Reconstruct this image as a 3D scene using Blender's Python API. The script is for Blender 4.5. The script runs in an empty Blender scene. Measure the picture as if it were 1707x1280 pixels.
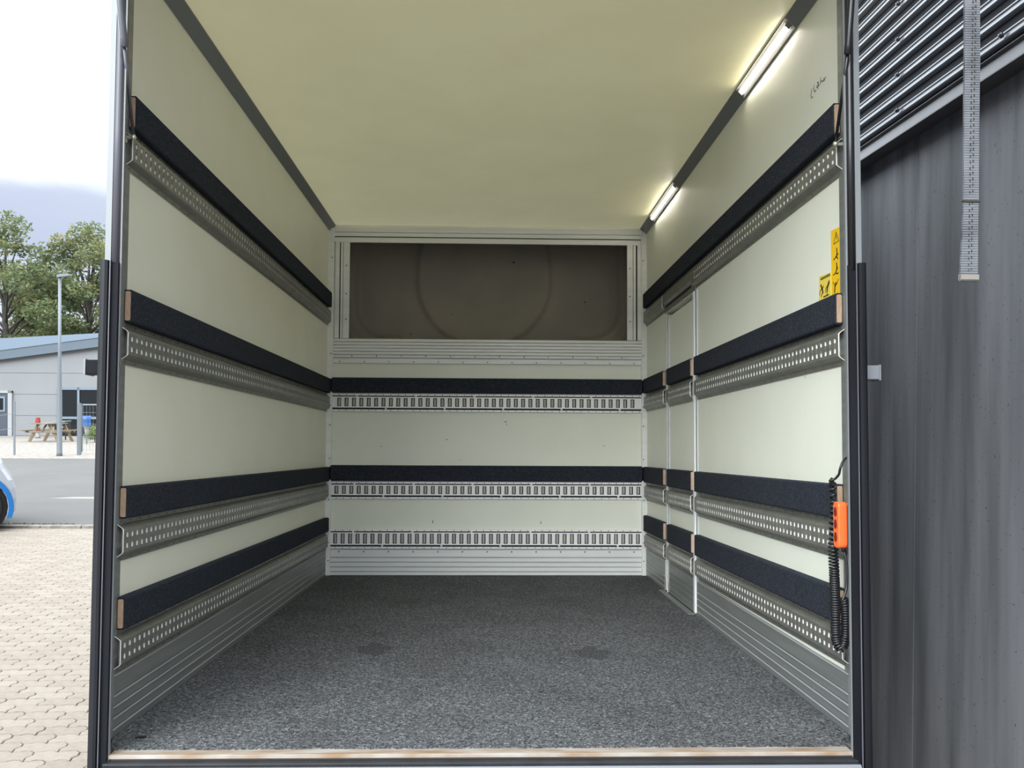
import bpy, bmesh, math, random
from mathutils import Vector, Matrix, noise
random.seed(7)
SC = bpy.context.scene
COL = SC.collection
PI = math.pi

# ------------------------------------------------------------------ camera
H, L, W2 = 2.323, 3.247, 1.06          # cargo box: height, length, half width (metres)
cam_d = bpy.data.cameras.new('camera'); cam = bpy.data.objects.new('camera', cam_d); COL.objects.link(cam)
Rv = Vector((0.99959967, -0.02791762, 0.00459361)); Uv = Vector((-0.00582498, -0.04418714, 0.99900629)); Fv = Vector((0.0276869, 0.99863312, 0.04433207))
CAM = Vector((0.0026, -2.5295, 0.82))
cam.matrix_world = Matrix((( Rv.x, Uv.x, -Fv.x, CAM.x), (Rv.y, Uv.y, -Fv.y, CAM.y), (Rv.z, Uv.z, -Fv.z, CAM.z), (0, 0, 0, 1)))
cam_d.sensor_width = 36.0; cam_d.lens = 36.0 * 1450 / 1707; cam_d.shift_y = 48.0 / 1707
cam_d.clip_start = 0.02; cam_d.clip_end = 500
SC.camera = cam

# the yard is level; the truck stands nose-down on it, so the yard is tilted against the cargo box
TILT = 0.053; CAM_H = 1.55
T = Matrix.Translation(CAM) @ Matrix.Rotation(TILT, 4, 'X') @ Matrix.Translation((0, 0, -CAM_H))

# ------------------------------------------------------------------ view, sky, sun
SC.view_settings.view_transform = 'Standard'; SC.view_settings.look = 'None'
SC.view_settings.exposure = 0.0; SC.view_settings.gamma = 1.0; SC.view_settings.use_curve_mapping = False
world = bpy.data.worlds.new('overcast_sky'); SC.world = world; world.use_nodes = True
nt = world.node_tree; nt.nodes.clear()
def N(tree, typ, **kw):
    n = tree.nodes.new(typ)
    for k, v in kw.items(): setattr(n, k, v)
    return n
tc = N(nt, 'ShaderNodeTexCoord'); sep = N(nt, 'ShaderNodeSeparateXYZ'); nt.links.new(tc.outputs['Generated'], sep.inputs[0])
mp = N(nt, 'ShaderNodeMapping'); mp.inputs['Scale'].default_value = (1.6, 1.6, 5.0); nt.links.new(tc.outputs['Generated'], mp.inputs[0])
ns = N(nt, 'ShaderNodeTexNoise'); ns.inputs['Scale'].default_value = 2.2; ns.inputs['Detail'].default_value = 5; nt.links.new(mp.outputs[0], ns.inputs['Vector'])
ma = N(nt, 'ShaderNodeMath', operation='MULTIPLY_ADD'); ma.inputs[1].default_value = 0.10; nt.links.new(ns.outputs['Fac'], ma.inputs[0]); nt.links.new(sep.outputs['Z'], ma.inputs[2])
rp = N(nt, 'ShaderNodeValToRGB'); cr = rp.color_ramp
for pos, c in ((0.0, (0.86, 0.93, 1.05)), (0.20, (0.80, 0.88, 1.05)), (0.255, (0.58, 0.66, 0.84)), (0.295, (0.66, 0.74, 0.92)), (0.33, (1.5, 1.57, 1.66)), (0.37, (4.4, 4.8, 5.1)), (1.0, (4.9, 5.3, 5.6))):
    e = cr.elements.new(pos) if pos not in (0.0, 1.0) else cr.elements[0 if pos == 0 else -1]
    e.color = (c[0] / 6, c[1] / 6, c[2] / 6, 1)
nt.links.new(ma.outputs[0], rp.inputs[0])
bg = N(nt, 'ShaderNodeBackground'); bg.inputs['Strength'].default_value = 6.0; nt.links.new(rp.outputs[0], bg.inputs['Color'])
wo = N(nt, 'ShaderNodeOutputWorld'); nt.links.new(bg.outputs[0], wo.inputs[0])
sun_d = bpy.data.lights.new('veiled_sun', 'SUN'); sun_d.energy = 3.9; sun_d.angle = math.radians(40); sun_d.color = (0.97, 1.0, 0.98)
sun = bpy.data.objects.new('veiled_sun', sun_d); COL.objects.link(sun); sun.rotation_euler = Vector((-0.36, -0.80, 0.47)).to_track_quat('Z', 'Y').to_euler(); sun.location = (-6, -6, 12)

# ------------------------------------------------------------------ helpers
def mat(name, col, rough=0.6, metal=0.0, col2=None, scale=6.0, stretch=(1, 1, 1), detail=4, bump=0.0, bscale=150.0, bstretch=(1, 1, 1),
        specks=None, speck_scale=60, speck_t=0.72, lo=0.35, hi=0.65, spec=0.5, rvar=0.0, emit=None, estr=0, bdist=0.002):
    col = tuple(q * DIM for q in col); col2 = tuple(q * DIM for q in col2) if col2 else None
    m = bpy.data.materials.new(name); m.use_nodes = True; t = m.node_tree
    b = t.nodes['Principled BSDF']; b.inputs['Roughness'].default_value = rough; b.inputs['Metallic'].default_value = metal
    b.inputs['Base Color'].default_value = (*col, 1)
    b.inputs['Specular IOR Level'].default_value = spec
    co = N(t, 'ShaderNodeTexCoord')
    out = None
    if col2:
        mpn = N(t, 'ShaderNodeMapping'); mpn.inputs['Scale'].default_value = stretch; t.links.new(co.outputs['Object'], mpn.inputs[0])
        nz = N(t, 'ShaderNodeTexNoise'); nz.inputs['Scale'].default_value = scale; nz.inputs['Detail'].default_value = detail; t.links.new(mpn.outputs[0], nz.inputs['Vector'])
        r = N(t, 'ShaderNodeValToRGB'); r.color_ramp.elements[0].position = lo; r.color_ramp.elements[1].position = hi
        r.color_ramp.elements[0].color = (*col, 1); r.color_ramp.elements[1].color = (*col2, 1)
        t.links.new(nz.outputs['Fac'], r.inputs[0]); out = r.outputs[0]
        if rvar:
            mr = N(t, 'ShaderNodeMapRange'); mr.inputs['To Min'].default_value = rough - rvar; mr.inputs['To Max'].default_value = rough + rvar
            t.links.new(nz.outputs['Fac'], mr.inputs['Value']); t.links.new(mr.outputs[0], b.inputs['Roughness'])
    if specks:
        nz = N(t, 'ShaderNodeTexNoise'); nz.inputs['Scale'].default_value = speck_scale; nz.inputs['Detail'].default_value = 2; t.links.new(co.outputs['Object'], nz.inputs['Vector'])
        r = N(t, 'ShaderNodeValToRGB'); r.color_ramp.elements[0].position = speck_t; r.color_ramp.elements[1].position = min(1, speck_t + 0.03)
        r.color_ramp.elements[0].color = (0, 0, 0, 1); r.color_ramp.elements[1].color = (1, 1, 1, 1); t.links.new(nz.outputs['Fac'], r.inputs[0])
        mx = N(t, 'ShaderNodeMix', data_type='RGBA'); t.links.new(r.outputs[0], mx.inputs[0])
        if out: t.links.new(out, mx.inputs[6])
        else: mx.inputs[6].default_value = (*col, 1)
        mx.inputs[7].default_value = (*specks, 1); out = mx.outputs[2]
    if out: t.links.new(out, b.inputs['Base Color'])
    if bump:
        mpn = N(t, 'ShaderNodeMapping'); mpn.inputs['Scale'].default_value = bstretch; t.links.new(co.outputs['Object'], mpn.inputs[0])
        nz = N(t, 'ShaderNodeTexNoise'); nz.inputs['Scale'].default_value = bscale; nz.inputs['Detail'].default_value = 3; t.links.new(mpn.outputs[0], nz.inputs['Vector'])
        bp = N(t, 'ShaderNodeBump'); bp.inputs['Strength'].default_value = bump; bp.inputs['Distance'].default_value = bdist; t.links.new(nz.outputs['Fac'], bp.inputs['Height'])
        t.links.new(bp.outputs[0], b.inputs['Normal'])
    if emit:
        b.inputs['Emission Color'].default_value = (*emit, 1); b.inputs['Emission Strength'].default_value = estr
    return m

DIM = 1.0
M = {}
M['wall'] = mat('grp_wall', (0.82, 0.84, 0.73), 0.42, col2=(0.79, 0.81, 0.70), scale=3, specks=(0.42, 0.41, 0.33), speck_scale=22, speck_t=0.765, bump=0.25, bscale=260)
M['wall_left'] = mat('warm_lit_grp_wall', (0.84, 0.835, 0.70), 0.42, col2=(0.81, 0.80, 0.665), scale=3, specks=(0.42, 0.41, 0.33), speck_scale=22, speck_t=0.765, bump=0.25, bscale=260)  # yellower than the other walls: warm lamp and roof light put into colour
M['ceil'] = mat('grp_ceiling', (0.66, 0.63, 0.40), 0.38, col2=(0.61, 0.57, 0.34), scale=2.2, bump=0.2, bscale=260)
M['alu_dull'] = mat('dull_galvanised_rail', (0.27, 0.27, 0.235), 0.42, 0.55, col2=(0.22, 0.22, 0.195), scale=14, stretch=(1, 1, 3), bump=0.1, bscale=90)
M['cut'] = mat('skylit_tabs_and_cut_ends', (0.95, 0.95, 0.93), 0.5, 0.0)  # whiter than the rail: skylight on opening-facing tabs put into the colour
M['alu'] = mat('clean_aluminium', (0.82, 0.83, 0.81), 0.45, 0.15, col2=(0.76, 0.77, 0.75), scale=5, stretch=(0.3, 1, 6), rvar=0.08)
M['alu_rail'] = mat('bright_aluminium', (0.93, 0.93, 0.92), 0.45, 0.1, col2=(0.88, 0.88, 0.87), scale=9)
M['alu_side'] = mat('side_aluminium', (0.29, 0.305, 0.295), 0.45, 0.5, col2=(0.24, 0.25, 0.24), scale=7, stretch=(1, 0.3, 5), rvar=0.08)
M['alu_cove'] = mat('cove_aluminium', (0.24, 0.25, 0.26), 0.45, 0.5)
M['alu_edge'] = mat('polished_aluminium_edge', (0.52, 0.54, 0.56), 0.35, 0.3)
M['slotback'] = mat('slot_back_grey', (0.42, 0.42, 0.39), 0.6)
M['lip'] = mat('grey_post_lip', (0.19, 0.20, 0.21), 0.45, 0.2)
M['rubber_dark'] = mat('matt_black_rubber', (0.006, 0.0065, 0.009), 0.65, spec=0.12, col2=(0.010, 0.011, 0.014), scale=4, stretch=(4, 4, 0.6))
M['alu_bright'] = mat('bright_door_edge', (0.85, 0.87, 0.88), 0.4, 0.1)
M['groove'] = mat('dark_groove', (0.012, 0.012, 0.012), 0.8)
M['screw'] = mat('dark_screw', (0.13, 0.12, 0.11), 0.5, 0.4)
M['felt'] = mat('black_needle_felt', (0.020, 0.024, 0.034), 0.95, col2=(0.066, 0.074, 0.090), scale=210, detail=6, lo=0.46, hi=0.80, bump=0.9, bscale=340, spec=0.15)
M['wood'] = mat('plywood_end', (0.52, 0.36, 0.25), 0.75, col2=(0.40, 0.26, 0.17), scale=40, stretch=(6, 1, 1))
M['window'] = mat('brown_fibreglass', (0.26, 0.225, 0.19), 0.6, col2=(0.21, 0.19, 0.165), scale=3, bump=0.15, bscale=60, specks=(0.05, 0.045, 0.04), speck_scale=14, speck_t=0.76)
M['rubber'] = mat('black_rubber', (0.009, 0.010, 0.0125), 0.5, spec=0.3, col2=(0.015, 0.016, 0.019), scale=4, stretch=(4, 4, 0.6))
M['tube'] = mat('grey_rubber_tube', (0.10, 0.10, 0.12), 0.38)
M['black'] = mat('black_plastic', (0.012, 0.012, 0.014), 0.32)
M['deepblack'] = mat('black_slot', (0.004, 0.004, 0.004), 0.9)
M['sill'] = mat('worn_sill_metal', (0.40, 0.37, 0.34), 0.5, 0.1, col2=(0.26, 0.17, 0.10), scale=10, stretch=(0.6, 3, 1))
M['orange'] = mat('orange_plastic', (0.95, 0.15, 0.035), 0.35)
M['oranged'] = mat('dark_red_button', (0.16, 0.012, 0.006), 0.4)
M['yellow'] = mat('yellow_sticker', (0.93, 0.56, 0.012), 0.4)
M['yellow2'] = mat('pale_yellow_sticker', (0.86, 0.66, 0.10), 0.4)
M['ink'] = mat('black_ink', (0.03, 0.025, 0.02), 0.6)
M['pen'] = mat('faded_marker', (0.16, 0.17, 0.16), 0.7)
M['led'] = mat('led_diffuser', (0.9, 0.9, 0.9), 0.5, emit=(1.0, 0.93, 0.84), estr=24.0)
M['ledlens'] = mat('led_lens_rim', (0.75, 0.74, 0.70), 0.3, 0.4)
M['grp_out'] = mat('white_grp', (0.62, 0.64, 0.66), 0.4)
M['steel'] = mat('dark_chassis_steel', (0.03, 0.03, 0.032), 0.6)
M['zinc'] = mat('zinc_ball', (0.75, 0.72, 0.62), 0.25, 0.8)
M['brk'] = mat('grey_bracket', (0.20, 0.21, 0.235), 0.5, 0.3)

def carpet_mat():
    m = mat('grey_needle_felt_carpet', (0.045, 0.050, 0.056), 0.97, spec=0.1)
    t = m.node_tree; b = t.nodes['Principled BSDF']; co = N(t, 'ShaderNodeTexCoord')
    a = N(t, 'ShaderNodeTexNoise'); a.inputs['Scale'].default_value = 120; a.inputs['Detail'].default_value = 5; a.inputs['Distortion'].default_value = 1.2; t.links.new(co.outputs['Object'], a.inputs['Vector'])
    r = N(t, 'ShaderNodeValToRGB'); els = r.color_ramp.elements; els[0].position = 0.36; els[0].color = (0.026, 0.028, 0.031, 1); els[1].position = 0.72; els[1].color = (0.30, 0.305, 0.315, 1)
    e = els.new(0.52); e.color = (0.088, 0.091, 0.096, 1); t.links.new(a.outputs['Fac'], r.inputs[0])
    n2 = N(t, 'ShaderNodeTexNoise'); n2.inputs['Scale'].default_value = 2.6; n2.inputs['Detail'].default_value = 3; t.links.new(co.outputs['Object'], n2.inputs['Vector'])
    r2 = N(t, 'ShaderNodeValToRGB'); r2.color_ramp.elements[0].position = 0.33; r2.color_ramp.elements[0].color = (0.84, 0.83, 0.82, 1); r2.color_ramp.elements[1].position = 0.55; r2.color_ramp.elements[1].color = (1, 1, 1, 1)
    t.links.new(n2.outputs['Fac'], r2.inputs[0])
    mx = N(t, 'ShaderNodeMix', data_type='RGBA', blend_type='MULTIPLY'); mx.inputs[0].default_value = 1; t.links.new(r.outputs[0], mx.inputs[6]); t.links.new(r2.outputs[0], mx.inputs[7])
    t.links.new(mx.outputs[2], b.inputs['Base Color'])
    bp = N(t, 'ShaderNodeBump'); bp.inputs['Strength'].default_value = 0.8; bp.inputs['Distance'].default_value = 0.003; t.links.new(a.outputs['Fac'], bp.inputs['Height']); t.links.new(bp.outputs[0], b.inputs['Normal'])
    return m
M['carpet'] = carpet_mat()

M['stain'] = mat('dark_carpet_stain', (0.030, 0.031, 0.033), 0.97, col2=(0.14, 0.143, 0.15), scale=120, detail=5, lo=0.42, hi=0.72, bump=0.6, bscale=120, spec=0.1)
ABS = {}                                  # absolute origin of every object in its own frame (box frame or yard frame)
class MB:
    """collects faces, links them as one mesh object"""
    def __init__(s): s.v = []; s.f = []; s.mi = []; s.cur = 0
    def add(s, vs, fs, f=None):
        o = len(s.v); s.v += [Vector(f(*v)) if f else Vector(v) for v in vs]; s.f += [tuple(i + o for i in q) for q in fs]; s.mi += [s.cur] * len(fs)
    def box(s, a0, a1, b0, b1, c0, c1, f=None):
        s.add([(x, y, z) for x in (a0, a1) for y in (b0, b1) for z in (c0, c1)], [(0, 1, 3, 2), (4, 6, 7, 5), (0, 4, 5, 1), (2, 3, 7, 6), (0, 2, 6, 4), (1, 5, 7, 3)], f)
    def prism(s, prof, s0, s1, f=None, axis=0, cap=True):
        n = len(prof)
        def P(t, p): return (t, p[0], p[1]) if axis == 0 else ((p[0], t, p[1]) if axis == 1 else (p[0], p[1], t))
        fs = [(i, (i + 1) % n, n + (i + 1) % n, n + i) for i in range(n)]
        if cap: fs += [tuple(range(n)), tuple(range(2 * n - 1, n - 1, -1))]
        s.add([P(s0, p) for p in prof] + [P(s1, p) for p in prof], fs, f)
    def tube(s, pts, r, n=8, cap=True, closed=False):
        pts = [Vector(p) for p in pts]; m = len(pts); rr = r if isinstance(r, (list, tuple)) else [r] * m
        o = len(s.v); up = None
        for i, p in enumerate(pts):
            d = (pts[min(i + 1, m - 1)] - pts[max(i - 1, 0)]).normalized()
            if up is None: up = d.orthogonal().normalized()
            up = (up - d * up.dot(d)).normalized(); sd = d.cross(up)
            for k in range(n):
                a = 2 * PI * k / n; s.v.append(p + (up * math.cos(a) + sd * math.sin(a)) * rr[i])
        for i in range(m - 1):
            for k in range(n): s.f.append((o + i * n + k, o + i * n + (k + 1) % n, o + (i + 1) * n + (k + 1) % n, o + (i + 1) * n + k)); s.mi.append(s.cur)
        if cap: s.f.append(tuple(o + k for k in range(n - 1, -1, -1))); s.f.append(tuple(o + (m - 1) * n + k for k in range(n))); s.mi += [s.cur] * 2
    def lathe(s, prof, c, ax='z', n=24, f=None):
        o = len(s.v); m = len(prof)
        for k in range(n):
            a = 2 * PI * k / n
            for r, t in prof:
                u, w = r * math.cos(a), r * math.sin(a)
                v = {'z': (c[0] + u, c[1] + w, c[2] + t), 'y': (c[0] + u, c[1] + t, c[2] + w), 'x': (c[0] + t, c[1] + u, c[2] + w)}[ax]
                s.v.append(Vector(v))
        for k in range(n):
            for j in range(m - 1):
                s.f.append((o + k * m + j, o + ((k + 1) % n) * m + j, o + ((k + 1) % n) * m + j + 1, o + k * m + j + 1)); s.mi.append(s.cur)
    def build(s, name, mats, parent=None, loc=None, out=False, smooth=False, bevel=0, recalc=True, kind=None):
        if parent is not None: org = ABS[parent.name]
        else: org = Vector(loc) if loc is not None else Vector((0, 0, 0))
        me = bpy.data.meshes.new(name); me.from_pydata([tuple(v - org) for v in s.v], [], s.f)
        ml = mats if isinstance(mats, (list, tuple)) else [mats]
        for m_ in ml: me.materials.append(m_)
        if len(ml) > 1: me.polygons.foreach_set('material_index', s.mi)
        if recalc:
            bm = bmesh.new(); bm.from_mesh(me); bmesh.ops.recalc_face_normals(bm, faces=bm.faces); bm.to_mesh(me); bm.free()
        if smooth: me.polygons.foreach_set('use_smooth', [True] * len(me.polygons))
        ob = bpy.data.objects.new(name, me); COL.objects.link(ob)
        if parent is not None: ob.parent = parent
        else: ob.matrix_world = (T if out else Matrix.Identity(4)) @ Matrix.Translation(org)
        ABS[ob.name] = org.copy()
        if bevel:
            b = ob.modifiers.new('bevel', 'BEVEL'); b.width = bevel; b.segments = 2; b.limit_method = 'ANGLE'; b.angle_limit = math.radians(40)
        if kind: ob['kind'] = kind
        return ob
def tag(o, label=None, cat=None, group=None, kind=None):
    for k, v in (('label', label), ('category', cat), ('group', group), ('kind', kind)):
        if v: o[k] = v
    return o
def thing(name, label, cat, loc, group=None, out=False, kind=None):
    o = bpy.data.objects.new(name, None); COL.objects.link(o); o.empty_display_size = 0.05
    o.matrix_world = (T if out else Matrix.Identity(4)) @ Matrix.Translation(Vector(loc)); ABS[o.name] = Vector(loc)
    return tag(o, label, cat, group, kind)
def struct(o, label, cat='structure'): return tag(o, label, cat, None, 'structure')
# wall frames: s runs along the wall, n points into the box, z is up
def fl(s, n, z): return (-W2 + n, s, z)
def fr(s, n, z): return (W2 - n, s, z)
def fb(s, n, z): return (s, L - n, z)
def shear(f, dz): return (lambda s, n, z: f(s, n, z + dz * s / L))
def arc(cx, cy, r, a0, a1, n=5): return [(cx + r * math.cos(math.radians(a0 + (a1 - a0) * i / n)), cy + r * math.sin(math.radians(a0 + (a1 - a0) * i / n))) for i in range(n + 1)]

# ------------------------------------------------------------------ cargo box shell
b = MB(); b.box(-W2 - 0.03, W2 + 0.03, 0.009, L + 0.03, -0.05, 0.0); b.box(-1.0, 1.0, -0.137, 0.009, -0.05, 0.0); struct(b.build('floor', M['steel']), 'dark load floor deck under the grey carpet', 'floor')
DY0, DY1, DZ = 1.855, 2.60, 1.632       # side door opening
b = MB(); b.box(-0.002, L, -0.035, 0, 0, H, fl); struct(b.build('wall_left', M['wall_left'], loc=(-W2, L / 2, 0)), 'cream fibreglass left wall of the cargo box', 'wall')
b = MB(); b.box(-0.002, DY0, -0.035, 0, 0, H, fr); b.box(DY1, L, -0.035, 0, 0, H, fr); b.box(DY0, DY1, -0.035, 0, DZ + 0.01, H, fr)
wall_r = struct(b.build('wall_right', M['wall'], loc=(W2, L / 2, 0)), 'cream fibreglass right wall of the cargo box, broken by a narrow side door', 'wall')
WX0, WX1, WZ0, WZ1 = -0.922, 0.931, 1.564, 2.206
b = MB(); b.box(-W2, W2, -0.035, 0, 0, WZ0 - 0.03, fb); b.box(-W2, WX0 - 0.02, -0.035, 0, WZ0 - 0.03, H, fb); b.box(WX1 + 0.02, W2, -0.035, 0, WZ0 - 0.03, H, fb); b.box(WX0 - 0.02, WX1 + 0.02, -0.035, 0, WZ1 + 0.02, H, fb)
struct(b.build('wall_back', M['wall'], loc=(0, L, 0)), 'pale fibreglass bulkhead at the far end of the cargo box', 'wall')
b = MB(); b.add([(-W2 - 0.035, -0.002, H), (W2 + 0.035, -0.002, H), (W2 + 0.035, L + 0.035, H), (-W2 - 0.035, L + 0.035, H)], [(0, 1, 2, 3)]); struct(b.build('ceiling', M['ceil'], loc=(0, L / 2, H)), 'yellowish fibreglass roof panel over the cargo box', 'ceiling')
c = 0.041
b = MB(); b.prism([(0, H), (c, H), (c, H - 0.004), (0.004, H - c), (0, H - c)], 0, L, fl); struct(b.build('trim_1', M['alu_cove']), 'dark metal cove moulding along the left edge of the roof', 'trim')
b = MB(); b.prism([(0, H), (c, H), (c, H - 0.004), (0.004, H - c), (0, H - c)], 0, L, fr); struct(b.build('trim_2', M['alu_cove']), 'grey metal cove moulding along the right edge of the roof', 'trim')

# daylight transmission added to the roof sheet, assumed, to brighten ceiling and interior
_t = M['ceil'].node_tree; _bs = _t.nodes['Principled BSDF']; _tr = N(_t, 'ShaderNodeBsdfTranslucent'); _tr.inputs['Color'].default_value = (0.95, 0.86, 0.55, 1)
_mx = N(_t, 'ShaderNodeMixShader'); _mx.inputs[0].default_value = 0.055; _t.links.new(_bs.outputs[0], _mx.inputs[1]); _t.links.new(_tr.outputs[0], _mx.inputs[2]); _t.links.new(_mx.outputs[0], _t.nodes['Material Output'].inputs[0])
mk = MB()
for px_, py_, w_, h_ in ((724, 869, .006, .022), (903, 870, .006, .018), (843, 703, .022, .006), (638, 745, .007, .007), (746, 733, .012, .006), (768, 767, .006, .006), (845, 707, .005, .014), (1008, 742, .02, .003), (610, 845, .004, .004)):
    x_ = (px_ - 813.5) * 0.003985; z_ = 0.725 - (py_ - 776) * 0.00399
    mk.prism([(x_ - w_ / 2, z_), (x_ - w_ / 5, z_ - h_ / 2), (x_ + w_ / 2, z_ - h_ / 4), (x_ + w_ / 3, z_ + h_ / 2), (x_ - w_ / 4, z_ + h_ / 3)], 0, 0.0008, lambda t_, a_, c_: (a_, L - t_, c_))
mk.build('scuff_marks', M['screw'], bpy.data.objects['wall_back'], kind='stuff')
# sky-side skin of the box, so it also reads from outside
for nm, sx, lab in (('wall_outside_left', -1, 'white outer skin on the left side of the cargo box'), ('wall_outside_right', 1, 'white outer skin on the right side, facing the dark building')):
    b = MB(); x0, x1 = sorted((sx * (W2 + 0.037), sx * (W2 + 0.045))); b.box(x0, x1, 0.01, L + 0.03, -0.12, H + 0.05)
    struct(b.build(nm, M['grp_out']), lab, 'wall')

# carpet
b = MB()
nx = 60; pts = []
for i in range(nx + 1):
    x = -W2 + 0.006 + (2 * W2 - 0.012) * i / nx
    xx = max(-W2 + 0.042, min(W2 - 0.042, x)); pts.append((xx, -0.097 + random.uniform(-0.0035, 0.0035)))
top = [(x, y, 0.006) for x, y in pts] + [(W2 - 0.006, 0.0, 0.006), (W2 - 0.006, L - 0.004, 0.006), (-W2 + 0.006, L - 0.004, 0.006), (-W2 + 0.006, 0.0, 0.006)]
n = len(top); b.add(top + [(x, y, 0.0) for x, y, z in top], [tuple(range(n))] + [(i, i + n, (i + 1) % n + n, (i + 1) % n) for i in range(n)])
tag(b.build('carpet', M['carpet'], loc=(0, L / 2, 0)), 'speckled dark grey needle-felt carpet covering the whole load floor', 'carpet')
b = MB(); b.prism([(-0.985, -0.012), (-0.975, -0.006), (-0.965, -0.009), (-0.957, -0.002), (-0.968, 0.004), (-0.982, 0.0)], 0.006, 0.011, axis=2)
tag(b.build('scrap', M['black'], loc=(-0.97, -0.0, 0.006)), 'tiny black scrap lying on the carpet near the left corner post', 'scrap')

for px_, py_, lab in ((-0.46, 1.10, 'faint dark stain on the carpet, left of the middle'), (0.43, 1.02, 'faint dark stain on the carpet, right of the middle')):
    b = MB(); b.prism([(px_ + 0.075 * math.cos(a * PI / 7) * (1 + 0.3 * math.sin(a * 2.3)), py_ + 0.10 * math.sin(a * PI / 7) * (1 + 0.25 * math.cos(a * 1.7))) for a in range(14)], 0.0060, 0.0064, axis=2)
    tag(b.build('carpet_stain', M['stain'], loc=(px_, py_, 0.006)), lab, 'stain')
# ------------------------------------------------------------------ kick panels of interlocking planks
ZE = [0.006, 0.031, 0.062, 0.093, 0.124, 0.182]
def planks(root, f, s0, s1, zs, mt, th=0.008):
    for z0, z1 in zip(zs[:-1], zs[1:]):
        b = MB(); b.prism([(0, z0), (th - 0.003, z0), (th, z0 + 0.002), (th, z1 - 0.0045), (th - 0.003, z1 - 0.0012), (0, z1 - 0.0012)], s0, s1, f)
        b.cur = 1; b.prism([(th - 0.001, z1 - 0.0060), (th + 0.0025, z1 - 0.0052), (th + 0.0030, z1 - 0.0030), (th - 0.001, z1 - 0.0022)], s0, s1, f)
        b.build('plank', [mt, M['alu_edge']], root)
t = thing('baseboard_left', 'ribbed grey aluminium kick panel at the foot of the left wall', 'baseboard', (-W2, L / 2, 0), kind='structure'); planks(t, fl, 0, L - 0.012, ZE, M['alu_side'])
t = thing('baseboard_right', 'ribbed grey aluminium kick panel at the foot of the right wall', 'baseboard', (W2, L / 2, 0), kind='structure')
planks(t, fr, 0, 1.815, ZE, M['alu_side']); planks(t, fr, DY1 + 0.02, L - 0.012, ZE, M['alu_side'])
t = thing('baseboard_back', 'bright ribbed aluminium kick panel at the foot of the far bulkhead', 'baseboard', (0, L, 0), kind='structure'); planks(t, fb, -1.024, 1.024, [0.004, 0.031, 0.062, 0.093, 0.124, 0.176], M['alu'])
b = MB()
for i in range(13):
    x = -0.97 + 0.162 * i; b.lathe([(0, -0.0125), (0.004, -0.0115), (0.005, -0.008)], (x, L, 0.158), 'y', 8)
b.build('screws', M['screw'], t, kind='stuff')

# ------------------------------------------------------------------ bump strips: plywood boards wrapped in felt
def strip_parts(parent, f, s0, s1, z0, z1, th=0.026, board_at='front'):
    r = 0.007; prof = [(0, z0)] + arc(th - r, z0 + r, r, -90, 0, 3) + arc(th - r, z1 - r, r, 0, 90, 3) + [(0, z1)]
    b = MB(); b.prism(prof, s0, s1, f); b.build('felt_cover', M['felt'], parent)
    if board_at:
        b = MB(); q = 0.005; prof2 = arc(0.006 + 0.004, z0 + q + 0.004, 0.004, 180, 270, 3) + arc(th - q - 0.004, z0 + q + 0.004, 0.004, -90, 0, 3) + arc(th - q - 0.004, z1 - q - 0.004, 0.004, 0, 90, 3) + arc(0.010, z1 - q - 0.004, 0.004, 90, 180, 3)
        b.prism(prof2, s0 - 0.0035, s0 + 0.02, f); o = b.build('board', M['wood'], parent); o['label'] = 'bare wooden board end'
SL = [(1.761, 1.860, 0.007), (1.190, 1.286, 0.009), (0.621, 0.714, -0.001), (0.304, 0.396, -0.014)]
SR = [(1.775, 1.872, 0.004), (1.202, 1.296, 0.008), (0.626, 0.727, -0.005), (0.316, 0.420, -0.018)]
ordn = ['topmost', 'second from the top', 'third from the top', 'lowest']
for i, (z0, z1, dz) in enumerate(SL):
    t = thing('bump_strip', 'long black felt-covered bump strip on the left wall, %s of four' % ordn[i], 'bump strip', (-W2, L / 2, z0), 'felt bump strips on the left wall')
    strip_parts(t, shear(fl, dz), 0.018, L - 0.012, z0, z1)
t = thing('bump_strip', 'long unbroken black felt bump strip on the right wall, above the side door', 'bump strip', (W2, L / 2, SR[0][0]), 'felt bump strips on the right wall')
strip_parts(t, shear(fr, SR[0][2]), 0.018, L - 0.012, SR[0][0], SR[0][1])
for i in (1, 2, 3):
    z0, z1, dz = SR[i]
    t = thing('bump_strip', ['', 'long felt bump strip on the right wall, ending just below the yellow stickers', 'long felt bump strip on the right wall, ending behind the orange handset', 'lowest long felt bump strip on the right wall, below the orange handset'][i], 'bump strip', (W2, 0.9, z0), 'felt bump strips on the right wall')
    strip_parts(t, shear(fr, dz), 0.018 if i == 1 else 0.03, 1.800, z0, z1)
    t = thing('bump_strip', 'short black felt bump strip between side door and far right corner, %s of three' % ['', 'topmost', 'middle', 'lowest'][i], 'bump strip', (W2, 2.9, z0), 'short felt bump strips beyond the side door')
    strip_parts(t, shear(fr, dz), DY1 - 0.008, L - 0.012, z0, z1)
for z0, z1, lab in ((1.203, 1.303, 'upper black felt bump strip across the far bulkhead'), (0.622, 0.725, 'lower black felt bump strip across the far bulkhead')):
    t = thing('bump_strip', lab, 'bump strip', (0, L, z0), 'felt bump strips on the far bulkhead'); strip_parts(t, fb, -1.035, 1.035, z0, z1, board_at=None)

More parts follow.
